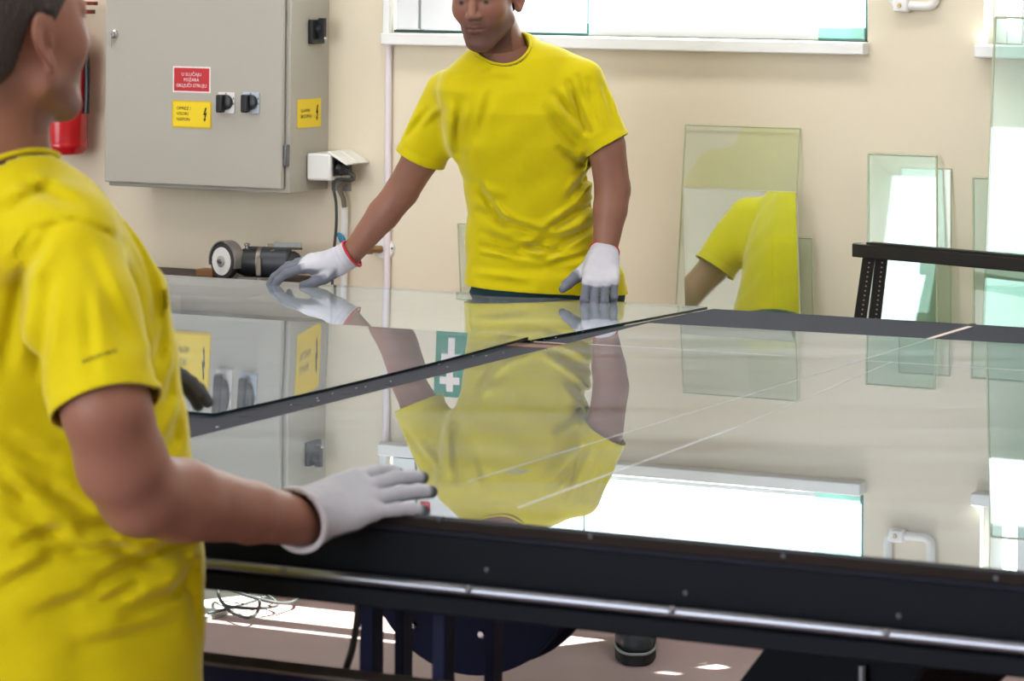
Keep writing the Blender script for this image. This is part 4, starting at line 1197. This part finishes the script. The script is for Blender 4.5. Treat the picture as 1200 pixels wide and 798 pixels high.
def loft_sdf(p, zz, cx, cy, a, b, yaw, n=2.3):
    o = np.argsort(zz); zz, cx, cy, a, b = (np.array(q)[o] for q in (zz, cx, cy, a, b))
    z = p[:, 2]
    X = p[:, 0] - np.interp(z, zz, cx); Y = p[:, 1] - np.interp(z, zz, cy)
    A = np.interp(z, zz, a); B = np.interp(z, zz, b)
    c, s = math.cos(yaw), math.sin(yaw)
    lx = X * c - Y * s; ly = X * s + Y * c
    q = (np.abs(lx / A) ** n + np.abs(ly / B) ** n) ** (1 / n) + 1e-6
    r = np.sqrt(lx * lx + ly * ly)
    d = (q - 1) * np.where(q > 0.35, r / q, np.minimum(A, B)) * 0.8
    d = np.maximum(d, (z - zz[-1]) * 0.8); d = np.maximum(d, (zz[0] - z) * 0.8)
    return d

def shoe(parent, heel, direction, size=0.29, lace=True):
    d = unit(direction); l = np.cross(ZU, d)
    M_SH = mat('black_shoe_upper', lin(34, 38, 44), 0.55, noise=0.2, nscale=30); M_SO = mat('black_sole', lin(20, 20, 22), 0.7); M_TR = mat('grey_shoe_trim', lin(140, 145, 146), 0.5)
    heel = np.array(heel, float)
    def f(p):
        q = p - heel.astype(np.float32)
        x = q @ d.astype(np.float32); y = q @ l.astype(np.float32); z = q[:, 2]
        s = np.stack([x, y, z], 1)
        e = rcone(s, (0.035, 0, 0.045), (0.16, 0, 0.045), 0.034, 0.042)
        e = smin(e, rcone(s, (0.17, 0, 0.042), (size - 0.055, 0.004, 0.040), 0.044, 0.036), 0.03)
        e = smin(e, rcone(s, (0.04, 0, 0.06), (0.05, 0, 0.105), 0.038, 0.042), 0.03)
        e = smin(e, rcone(s, (0.08, 0, 0.085), (0.17, 0, 0.06), 0.034, 0.03), 0.03)
        return smax(e, 0.022 - z, 0.004)
    V, Q = sdf_mesh(f, heel + np.array([-0.36, -0.36, 0.0]), heel + np.array([0.36, 0.36, 0.17]), 0.006)
    up = link_mesh('shoe', V, Q, M_SH, parent, smooth=True)
    ol = []
    for k in range(36):
        q = 2 * math.pi * k / 36
        x = size / 2 * (1 + math.cos(q)); wv = 0.040 + 0.010 * math.sin(min(1, x / size) * math.pi * 0.8) 
        ol.append(heel + d * (x - 0.002) + l * (wv * np.sign(math.sin(q)) * abs(math.sin(q)) ** 0.6))
    m = MB(); m.prism([q + ZU * 0.001 for q in ol], ZU * 0.024); m.build('sole', M_SO, up, auto=60)
    m = MB(); m.tube([q + ZU * 0.029 for q in ol], 0.0035, 6, closed=True); m.build('trim_line', M_TR, up)
    toe = heel + d * (size - 0.05)
    m = MB(); m.tube([heel + d * (0.20 + 0.035 * math.cos(a_)) + l * 0.048 * math.sin(a_) + ZU * (0.060 + 0.02 * math.cos(a_)) for a_ in np.linspace(-1.5, 1.5, 12)], 0.0018, 6); m.build('stitch_line', M_TR, up)
    for k in range(3):
        c = heel + d * (0.13 + 0.022 * k) + ZU * (0.108 - 0.009 * k)
        m = MB(); m.tube([c - l * 0.026 - ZU * 0.012, c, c + l * 0.026 - ZU * 0.012], 0.0026, 6); m.build('lace', M_BLACK, up)
    return up

# ------------------------------------------------------------------ the man standing behind the table
YM = 7.80
PX = YM / FPX
man = empty('person', P(655, 770, 7.86) * np.array([1, 1, 0]), 'man in yellow T-shirt behind the table, both gloved hands on the glass', 'person')
rows = [  # py, centre px, half width px, centre depth, half depth m
    (38, 592, 30, 7.79, 0.055), (47, 594, 38, 7.785, 0.066), (56, 606, 55, 7.78, 0.076), (66, 611, 72, 7.775, 0.086), (85, 607, 88, 7.77, 0.100), (105, 606, 93, 7.765, 0.112), (130, 607, 91, 7.765, 0.122),
    (170, 608, 83, 7.775, 0.125), (210, 618, 75, 7.79, 0.120), (250, 623, 75, 7.80, 0.115), (288, 624, 79, 7.81, 0.115), (305, 634, 88, 7.812, 0.120), (320, 639, 94, 7.815, 0.124), (345, 640, 97, 7.82, 0.128), (400, 640, 97, 7.82, 0.13)]
L_z = [float(P(600, r[0], YM)[2]) for r in rows]
L_cx = [float(P(r[1], r[0], YM)[0]) for r in rows]
L_cy = [r[3] for r in rows]; L_a = [r[2] * PX for r in rows]; L_b = [r[4] for r in rows]
R_sh, R_hem, R_el, R_wr = P(524, 110, 7.84), P(493, 186, 7.87), P(471, 224, 7.90), P(409, 301, 7.92)
L_sh, L_hem, L_el, L_wr = P(683, 96, 7.74), P(711, 171, 7.72), P(718, 222, 7.73), P(708, 302, 7.70)
def man_torso(p, infl=0.0):
    d = loft_sdf(p, L_z, L_cx, L_cy, L_a, L_b, math.radians(-12)) - infl
    return d
man_folds = [(688, 150, 668, 98, 5, .010), (690, 155, 650, 110, 5, .007), (694, 140, 676, 90, 4, .007), (700, 150, 690, 95, 4, .006),
             (536, 178, 540, 120, 6, .009), (540, 190, 556, 130, 6, .005), 
             (566, 272, 606, 292, 5, .006), (600, 296, 697, 268, 5, .007), (566, 288, 640, 306, 4, .005), (690, 240, 630, 285, 6, .005), (695, 262, 640, 300, 4, .006),
             (562, 248, 596, 262, 5, .005), (562, 228, 590, 240, 6, .004), (690, 205, 660, 250, 6, .005), (560, 312, 690, 318, 7, .004), (600, 280, 670, 276, 5, .004), (690, 180, 676, 205, 5, .006),
             (575, 92, 600, 93, 4, .002),
             (560, 215, 580, 250, 4, .006), (575, 240, 592, 262, 4, .007), (586, 258, 640, 274, 3.5, .006), (640, 270, 694, 238, 4, .007), (655, 262, 696, 222, 4, .006), (668, 230, 694, 196, 4, .006), (600, 285, 660, 296, 3.5, .006), (566, 300, 600, 306, 3.5, .005), (640, 312, 700, 296, 4, .005),
             (560, 326, 620, 334, 4, .003), (560, 160, 575, 110, 5, .004), (640, 130, 668, 165, 6, .004), (655, 175, 684, 196, 4, .006), (500, 150, 520, 130, 4, .004), (478, 160, 500, 130, 4, .004), (715, 150, 700, 110, 4, .004), (722, 150, 706, 100, 3.5, .004)]
def hem_groove(p, hem, sh, r):
    a = unit(hem - sh).astype(np.float32); q = p - hem.astype(np.float32); al = q @ a
    rad = np.sqrt(np.maximum(0, (q * q).sum(1) - al * al))
    return 0.0016 * np.exp(-((al + 0.021) / 0.0035) ** 2) * (rad < r)
NK_C, NK_A, NK_R = P(589, 60, 7.735), unit((-0.05, -0.50, 0.86)), 0.067
def neck_rim(tor, c, a, r, n=56):
    u = unit(np.cross(a, [0, 1.0, 0.2])); v = np.cross(a, u); out = []
    ts = np.linspace(0.16, -0.16, 321)
    for k in range(n):
        q = 2 * math.pi * k / n; base = c + (u * math.cos(q) + v * math.sin(q)) * r
        pts = (base + ts[:, None] * a).astype(np.float32); ins = tor(pts) < 0
        t = ts[np.argmax(ins)] if ins.any() else -0.05
        out.append((base, t))
    tt = np.array([t for _, t in out])
    for _ in range(3): tt = (np.roll(tt, 1) + 2 * tt + np.roll(tt, -1)) / 4
    return [b + a * t for (b, _), t in zip(out, tt)]
def neck_cut(p, c, a, r):
    q = p - c.astype(np.float32); al = q @ a.astype(np.float32)
    d = np.sqrt(np.maximum(0, (q * q).sum(1) - al * al)) - r
    return np.maximum(d, -0.055 - al)
def man_shirt(p):
    d = man_torso(p)
    d = smin(d, rcone(p, R_sh, R_hem + (R_hem - R_sh) * 0.35, 0.056, 0.068), 0.055)
    d = smin(d, rcone(p, L_sh, L_hem + (L_hem - L_sh) * 0.35, 0.054, 0.060), 0.03)
    X, Yp = project(p)
    front = p[:, 1] < 7.84
    d = d + 2.0 * fold_field(man_folds, X, Yp) * front
    d = d + hem_groove(p, R_hem, R_sh, 0.10) + hem_groove(p, L_hem, L_sh, 0.085)
    d = d + 0.0018 * np.sin(X * 0.11 + Yp * 0.05) * np.sin(Yp * 0.07 - X * 0.03 + p[:, 1] * 20)
    d = smax(d, -neck_cut(p, NK_C, NK_A, NK_R), 0.004)
    return d
V, Q = sdf_mesh(man_shirt, (-0.36, 7.50, 0.80), (0.40, 8.05, 1.60), 0.0046, margin=0.03)
V = smooth_mesh(V, Q, 1, 0.4)
def man_panel(p):
    X, Yp = project(p)
    d = man_torso(p) + 0.004 + 1.7 * np.maximum(0, fold_field(man_folds, X, Yp)) * (p[:, 1] < 7.84)
    return smax(d, -neck_cut(p, NK_C, NK_A, NK_R), 0.004)
V3, Q3 = sdf_mesh(man_panel, (-0.36, 7.50, 0.80), (0.40, 8.05, 1.60), 0.008, margin=0.03)
V3 = smooth_mesh(V3, Q3, 1, 0.4)
Q = np.concatenate([Q, Q3 + len(V)]); V = np.concatenate([V, V3])
shirt = link_mesh('shirt', V, Q, M_SHIRT, man, smooth=True)
cut_open(shirt, R_hem, unit(R_hem - R_sh), R_hem + (R_hem - R_sh) * 0.3, 0.13, axis=(R_hem, R_hem - R_sh, 0.10, man_torso))
cut_open(shirt, L_hem, unit(L_hem - L_sh + np.array([0.03, 0, 0.0])), L_hem + (L_hem - L_sh) * 0.3, 0.12, axis=(L_hem, L_hem - L_sh, 0.09, man_torso))
rim = neck_rim(man_torso, NK_C, NK_A, NK_R)
m = MB(); m.tube(rim, 0.0036, 8, closed=True); m.build('collar', M_SHIRT, shirt)
zh = float(P(640, 340, 7.74)[2])
cut_open(shirt, P(640, 342, 7.74), np.array([-0.062, 0, -1.0]), P(640, 400, 7.8), 0.40)
md = shirt.modifiers.new('thickness', 'SOLIDIFY'); md.thickness = 0.003; md.offset = -1

HP, HM = head_frame(P(569, 0, 7.70), (-0.30, -0.91, -0.20), (0.02, -0.18, 1.0), 0.12)
NB = P(596, 82, 7.79)
def man_head(p):
    q = ((p - HP.astype(np.float32)) @ HM.T.astype(np.float32)).astype(np.float32)
    d = head_sdf(q)
    d = smin(d, rcone(p, HP - HM[1] * 0.030 - HM[2] * 0.05, NB, 0.054, 0.062), 0.02)
    return d
V, Q = sdf_mesh(man_head, HP - np.array([0.14, 0.18, 0.21]), HP + np.array([0.16, 0.22, 0.19]), 0.0026)
hq = (V - HP) @ HM.T
hc = head_colors(hq, SKIN_BASE, 1.0)
hc = np.where((np.abs(V[:, 2]) < HP[2] - 0.13)[:, None], np.tile(SKIN_BASE, (len(V), 1)), hc)
L_hip, R_hip = np.array([0.17, 7.80, 0.86]), np.array([0.0, 7.90, 0.86])
L_kn, R_kn = np.array([0.26, 7.80, 0.48]), np.array([0.03, 7.92, 0.48])
L_an, R_an = np.array([0.318, 7.93, 0.10]), np.array([0.055, 8.00, 0.10])
def man_body(p):
    d = np.maximum(man_torso(p, -0.032), 0.93 - p[:, 2])
    d = smin(d, chain(p, [R_sh, R_hem, R_el, R_el + (R_wr - R_el) * 0.35, R_wr + (R_wr - R_el) * 0.06], [0.036, 0.045, 0.0415, 0.040, 0.026], 0.008), 0.02)
    d = smin(d, chain(p, [L_sh, L_hem, L_el, L_el + (L_wr - L_el) * 0.3, L_wr + (L_wr - L_el) * 0.06], [0.034, 0.045, 0.043, 0.041, 0.027], 0.008), 0.02)
    d = smin(d, rcone(p, NB, NB + (HP - NB) * 0.3, 0.058, 0.052), 0.03)
    for hp, kn, an in ((L_hip, L_kn, L_an), (R_hip, R_kn, R_an)):
        d = smin(d, chain(p, [hp, kn, an], [0.075, 0.05, 0.035], 0.02), 0.03)
    return d
V2, Q2 = sdf_mesh(man_body, (-0.52, 7.40, 0.02), (0.42, 8.12, 1.62), 0.008, margin=0.03)
V2 = smooth_mesh(V2, Q2, 2, 0.4)
Vb = np.concatenate([V, V2]); Qb = np.concatenate([Q, Q2 + len(V)])
rosy = np.tile(SKIN_BASE, (len(V2), 1))
body = link_mesh('body', Vb, Qb, M_SKIN, man, smooth=True)
vcolor(body, np.concatenate([hc, rosy]))
def man_hair(p):
    q = ((p - HP.astype(np.float32)) @ HM.T.astype(np.float32)).astype(np.float32)
    return hair_sdf(q)
V, Q = sdf_mesh(man_hair, HP - np.array([0.14, 0.18, 0.12]), HP + np.array([0.14, 0.2, 0.19]), 0.0045)
link_mesh('hair', V, Q, M_HAIR, man, smooth=True)
def man_legs(p):
    d = loft_sdf(p, [0.80, 0.88, 1.0], [0.092, 0.092, 0.085], [7.85, 7.84, 7.83], [0.190, 0.190, 0.140], [0.122, 0.122, 0.095], math.radians(-12))
    for hp, kn, an in ((L_hip, L_kn, L_an), (R_hip, R_kn, R_an)):
        d = smin(d, chain(p, [hp - ZU * 0.04, kn, an - ZU * 0.02], [0.098, 0.074, 0.066], 0.02), 0.03)
    d = d + 0.002 * np.sin(p[:, 2] * 60 + p[:, 0] * 30)
    return smax(d, 0.055 - p[:, 2], 0.004)
V, Q = sdf_mesh(man_legs, (-0.22, 7.58, 0.03), (0.48, 8.14, 1.04), 0.009, margin=0.03)
tr = link_mesh('trousers', V, Q, M_TEAL, man, smooth=True)
shoe(man, np.array([0.318, 7.985, 0.0]), (-0.03, -1, 0))
shoe(man, np.array([0.055, 8.06, 0.0]), (-0.22, -0.97, 0))
C = math.radians
tip = onz(315, 333, TABZ)
make_glove('glove', man, P(402, 305, 7.925), (-1.0, 0.06, -0.10), (-0.06, -0.30, 1.0), True,
           {'index': (C(10), C(24), C(16)), 'middle': (C(8), C(26), C(16)), 'ring': (C(10), C(28), C(18)), 'little': (C(14), C(30), C(20))},
           {'index': C(4), 'middle': C(0), 'ring': C(-5), 'little': C(-10)},
           [(0.010, 0.024, -0.010), (0.046, 0.040, -0.026), (0.075, 0.046, -0.034), (0.100, 0.044, -0.038)], P(412.5, 297.5, 7.92), cuff_r=0.036, coat_from=-0.03, coat_nz=0.25)
make_glove('glove', man, P(706, 304, 7.685), (-0.06, -0.80, -0.46), (0.05, -0.50, 0.86), False,
           {'index': (C(38), C(62), C(30)), 'middle': (C(38), C(62), C(30)), 'ring': (C(40), C(62), C(30)), 'little': (C(42), C(60), C(30))},
           {'index': C(6), 'middle': C(1), 'ring': C(-3), 'little': C(-8)},
           [(0.012, 0.026, -0.012), (0.045, 0.058, -0.024), (0.070, 0.078, -0.030), (0.092, 0.088, -0.030)], P(708, 294.5, 7.705), cuff_r=0.035, coat_from=0.008, coat_nz=-0.35)

# ------------------------------------------------------------------ the man in front, seen from behind at the left
YN = 4.42
PN = YN / FPX
nman = empty('person', P(60, 1400, YN) * np.array([1, 1, 0]) , 'man in yellow T-shirt at the left edge, seen from behind, glove on near glass', 'person')
nrows = [(170, 14, 40, 4.41, 0.062), (190, 14, 56, 4.41, 0.080), (208, 14, 84, 4.42, 0.10), (230, 12, 106, 4.425, 0.12), (260, 14, 128, 4.43, 0.135), (300, 30, 142, 4.445, 0.14), (335, 42, 154, 4.47, 0.132), (380, 46, 159, 4.47, 0.135),
         (440, 50, 163, 4.47, 0.138), (500, 54, 168, 4.47, 0.142), (600, 64, 172, 4.47, 0.148), (690, 70, 173, 4.47, 0.15), (800, 68, 171, 4.47, 0.155), (860, 66, 172, 4.47, 0.155), (930, 64, 172, 4.47, 0.155)]
N_z = [float(P(600, r[0], YN)[2]) for r in nrows]
N_cx = [float(P(r[1], r[0], r[3])[0]) for r in nrows]; N_cy = [r[3] for r in nrows]; N_a = [r[2] * PN for r in nrows]; N_b = [r[4] for r in nrows]
A_sh, A_hem, A_el, A_wr = P(78, 285, 4.31), P(124, 477, 4.20), P(152, 576, 4.25), P(348, 610, 4.545)
B_sh, B_el, B_wr = np.array([-0.76, 4.62, 1.34]), np.array([-0.76, 4.74, 1.06]), P(104, 424, 4.79)
near_folds = [(12, 310, 38, 270, 4, .0035), (38, 270, 90, 257, 4, .0035), (90, 257, 150, 284, 4, .0035), (150, 284, 174, 335, 4, .004), (184, 300, 184, 420, 7, .006), (150, 262, 185, 330, 7, .008), (172, 290, 196, 390, 6, .006), (30, 300, 5, 430, 9, .007), (60, 270, 20, 330, 8, .006),
              (100, 620, 225, 590, 10, .009), (60, 650, 200, 640, 9, .007), (120, 680, 235, 625, 8, .008), (20, 600, 90, 640, 10, .007), (150, 720, 235, 680, 9, .007), (40, 720, 110, 700, 9, .006),
              (190, 540, 225, 470, 8, .007), (100, 290, 150, 400, 9, .005), (10, 520, 60, 540, 9, .006), (215, 640, 238, 740, 7, .006), (90, 760, 200, 735, 9, .005), (0, 690, 60, 660, 8, .006), (30, 215, 90, 240, 8, .005), (170, 600, 236, 570, 6, .007), (60, 575, 110, 600, 7, .007), (130, 640, 180, 660, 6, .006), (200, 700, 238, 650, 6, .006), (20, 640, 70, 620, 7, .006), (110, 710, 160, 690, 6, .006), (185, 420, 204, 360, 6, .007), (190, 480, 214, 420, 6, .006), (60, 330, 45, 440, 7, .005), (100, 330, 110, 440, 7, .004), (0, 250, 60, 215, 7, .004), (0, 560, 40, 590, 7, .006)]
def near_torso(p, infl=0.0):
    return loft_sdf(p, N_z, N_cx, N_cy, N_a, N_b, math.radians(-20), 2.25) - infl
NNK_C, NNK_A, NNK_R = P(6, 180, 4.41), unit((0.16, 0.16, 0.95)), 0.073
def near_shirt(p):
    d = near_torso(p)
    A_md = A_sh * 0.55 + A_hem * 0.45
    d = smin(d, rcone(p, A_sh, A_md, 0.066, 0.073), 0.075)
    d = smin(d, rcone(p, A_md, A_hem + (A_hem - A_sh) * 0.25, 0.073, 0.073), 0.022)
    d = smin(d, rcone(p, B_sh, B_el, 0.07, 0.066), 0.04)
    X, Yp = project(p)
    d = d + 1.8 * fold_field(near_folds, X, Yp) * (p[:, 1] < 4.46)
    d = d + hem_groove(p, A_hem, A_sh, 0.095)
    d = d + 0.0022 * np.sin(X * 0.06 + Yp * 0.03) * np.sin(Yp * 0.045 - X * 0.02 + p[:, 1] * 15)
    d = smax(d, -neck_cut(p, NNK_C, NNK_A, NNK_R), 0.004)
    return d
V, Q = sdf_mesh(near_shirt, (-1.00, 4.12, 0.66), (-0.34, 4.90, 1.50), 0.006, margin=0.03)
V = smooth_mesh(V, Q, 2, 0.4)
def near_panel(p):
    X, Yp = project(p)
    d = near_torso(p) + 0.004 + 1.8 * np.maximum(0, fold_field(near_folds, X, Yp)) * (p[:, 1] < 4.46)
    return smax(d, -neck_cut(p, NNK_C, NNK_A, NNK_R), 0.004)
V3, Q3 = sdf_mesh(near_panel, (-1.00, 4.12, 0.66), (-0.34, 4.90, 1.50), 0.008, margin=0.03)
V3 = smooth_mesh(V3, Q3, 1, 0.4)
Q = np.concatenate([Q, Q3 + len(V)]); V = np.concatenate([V, V3])
nshirt = link_mesh('shirt', V, Q, M_SHIRT, nman, smooth=True)
cut_open(nshirt, A_hem, unit(A_hem - A_sh), A_hem + (A_hem - A_sh) * 0.3, 0.15, axis=(A_hem, A_hem - A_sh, 0.11, near_torso))
cut_open(nshirt, B_sh * 0.35 + B_el * 0.65, unit(B_el - B_sh), B_el, 0.12, axis=(B_el, B_el - B_sh, 0.10, near_torso))
rim = neck_rim(near_torso, NNK_C, NNK_A, NNK_R)
m = MB(); m.tube(rim, 0.004, 8, closed=True); m.build('collar', M_SHIRT, nshirt)
cut_open(nshirt, P(100, 850, YN), np.array([0, 0, -1.0]), P(64, 930, YN), 0.45)
md = nshirt.modifiers.new('thickness', 'SOLIDIFY'); md.thickness = 0.003; md.offset = -1
# printed line of small letters on the sleeve
dg = bpy.context.evaluated_depsgraph_get()
bmt = bmesh.new(); bmt.from_mesh(nshirt.data); bv = BVHTree.FromBMesh(bmt); bmt.free()
tx = text_mesh('sleeve_print', 'wıuııwıı', (0, 0, 0), np.array([1.0, 0, 0]), np.array([0, 0, 1.0]), 0.009, mat('faded_print', lin(104, 92, 20), 0.8), None, width=1.0)
org_n = origin_of(nshirt)
xs = [v.co.x for v in tx.data.vertices]; x_lo, x_hi = min(xs), max(xs)
for v in tx.data.vertices:
    k = (v.co.x - x_lo) / (x_hi - x_lo)
    tgt = P(96 + 40 * k, 428 - 15 * k ** 0.8 - v.co.z / PN, 4.0)
    o0 = Vector(P(96 + 40 * k, 428 - 15 * k ** 0.8 - v.co.z / PN, 3.2) - org_n); d0 = (Vector(tgt - org_n) - o0).normalized()
    hit, nn, fi, ds = bv.ray_cast(o0, d0)
    if hit is not None: v.co = hit + nn * 0.0012
    else: v.co = Vector(tgt - org_n)
tx.parent = nshirt

NHP, NHM = head_frame(P(13, 48, 4.38), (0.66, 0.75, 0.10), (0, 0, 1), 0.0)
NNB = P(5, 200, 4.42)
def near_head(p):
    q = ((p - NHP.astype(np.float32)) @ NHM.T.astype(np.float32)).astype(np.float32)
    d = head_sdf(q / 1.09, stout=1.20, ears=1.02) * 1.09
    d = smin(d, rcone(p, NHP - NHM[1] * 0.028 - NHM[2] * 0.045, NNB, 0.060, 0.068), 0.022)
    return d
V, Q = sdf_mesh(near_head, NHP - np.array([0.18, 0.18, 0.21]), NHP + np.array([0.18, 0.18, 0.19]), 0.0027)
hq = (V - NHP) @ NHM.T / 1.09
hc = head_colors(hq, SKIN_BASE * np.array([1.0, 1.0, 1.0]), 0.45)
hc = np.where((V[:, 2] < NHP[2] - 0.125)[:, None], np.tile(SKIN_BASE, (len(V), 1)), hc)
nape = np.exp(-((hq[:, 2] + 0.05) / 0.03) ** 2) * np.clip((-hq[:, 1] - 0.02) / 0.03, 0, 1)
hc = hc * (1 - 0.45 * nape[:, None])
def near_body(p):
    d = np.maximum(near_torso(p, -0.036), 0.78 - p[:, 2])
    fa = A_el + (A_wr - A_el) * 0.30
    d = smin(d, chain(p, [A_sh, A_sh * 0.2 + A_hem * 0.8, A_hem, A_hem * 0.35 + A_el * 0.65, A_el + (A_wr - A_el) * 0.06, fa, A_el + (A_wr - A_el) * 0.7, A_wr + (A_wr - A_el) * 0.05], [0.040, 0.050, 0.058, 0.059, 0.056, 0.055, 0.042, 0.034], 0.012), 0.02)
    d = smin(d, chain(p, [B_sh, B_el, B_wr], [0.055, 0.048, 0.034], 0.03), 0.03)
    d = smin(d, rcone(p, NNB, NNB + (NHP - NNB) * 0.3, 0.064, 0.058), 0.03)
    for s_ in (-1, 1):
        hp = np.array([-0.63 + 0.08 * s_, 4.47 - 0.03 * s_, 0.80]); d = smin(d, chain(p, [hp, hp + (0.02, 0, -0.38), hp + (0.0, 0.02, -0.72)], [0.075, 0.06, 0.042], 0.03), 0.03)
    return d
V2, Q2 = sdf_mesh(near_body, (-1.02, 4.10, 0.02), (-0.22, 4.98, 1.52), 0.007, margin=0.03)
V2 = smooth_mesh(V2, Q2, 3, 0.45)
Vb = np.concatenate([V, V2]); Qb = np.concatenate([Q, Q2 + len(V)])
nb_ = link_mesh('body', Vb, Qb, M_SKIN, nman, smooth=True)
vcolor(nb_, np.concatenate([hc, np.tile(SKIN_BASE, (len(V2), 1))]))
def near_hair(p):
    q = ((p - NHP.astype(np.float32)) @ NHM.T.astype(np.float32)).astype(np.float32)
    return hair_sdf(q / 1.09) * 1.09
V, Q = sdf_mesh(near_hair, NHP - np.array([0.17, 0.17, 0.13]), NHP + np.array([0.17, 0.17, 0.19]), 0.004)
link_mesh('hair', V, Q, M_HAIR, nman, smooth=True)
def near_legs(p):
    d = loft_sdf(p, [0.70, 0.82, 0.95], [-0.63, -0.63, -0.63], [4.47, 4.47, 4.47], [0.170, 0.172, 0.165], [0.125, 0.13, 0.125], math.radians(-20))
    for s_ in (-1, 1):
        hp = np.array([-0.63 + 0.08 * s_, 4.47 - 0.03 * s_, 0.72]); d = smin(d, chain(p, [hp, hp + (0.02, 0, -0.30), hp + (0.0, 0.02, -0.66)], [0.095, 0.085, 0.07], 0.03), 0.03)
    return smax(d, 0.055 - p[:, 2], 0.004)
V, Q = sdf_mesh(near_legs, (-0.95, 4.14, 0.03), (-0.33, 4.76, 1.0), 0.010, margin=0.03)
link_mesh('trousers', V, Q, mat('black_trousers', lin(26, 28, 32), 0.8, noise=0.1), nman, smooth=True)
for s_ in (-1, 1):
    shoe(nman, np.array([-0.63 + 0.08 * s_ - 0.06, 4.42 - 0.04 * s_, 0.0]), (0.8, 0.6, 0))
M_NW = mat('off_white_knit_glove', lin(196, 194, 202), 0.85, noise=0.05, nscale=60, bump=0.25, bscale=420)
NG_W, NG_G = lin(178, 180, 190)[:3], lin(66, 68, 72)[:3]
make_glove('glove', nman, P(358, 605, 4.552), (0.80, 0.50, 0.22), (-0.34, -0.80, 0.50), True,
           {'index': (C(16), C(14), C(10)), 'middle': (C(8), C(12), C(8)), 'ring': (C(4), C(10), C(8)), 'little': (C(2), C(10), C(8))},
           {'index': C(7), 'middle': C(2), 'ring': C(-5), 'little': C(-13)},
           [(0.012, 0.026, -0.012), (0.045, 0.045, -0.030), (0.075, 0.050, -0.040), (0.100, 0.050, -0.045)], P(349, 609, 4.535), cuff_r=0.041, hem=M_NW, hem_r=0.0045, coat_from=0.9, coat_seg=(), coat_tip=0.012, coat_nz=-0.1, scale=1.08, whitem=NG_W, greym=NG_G)
make_glove('glove', nman, P(100, 424, 4.80), (0.98, 0.05, -0.10), (0.0, 0.25, 1.0), False,
           {'index': (C(8), C(20), C(16)), 'middle': (C(10), C(22), C(16)), 'ring': (C(12), C(26), C(18)), 'little': (C(16), C(28), C(20))},
           {'index': C(2), 'middle': C(0), 'ring': C(-2), 'little': C(-6)},
           [(0.012, 0.026, -0.012), (0.045, 0.045, -0.026), (0.085, 0.046, -0.034), (0.128, 0.040, -0.034)], P(82, 422, 4.79), cuff_r=0.040, hem=M_NW, coat_from=-0.05, coat_nz=0.9, whitem=NG_W, greym=NG_G)
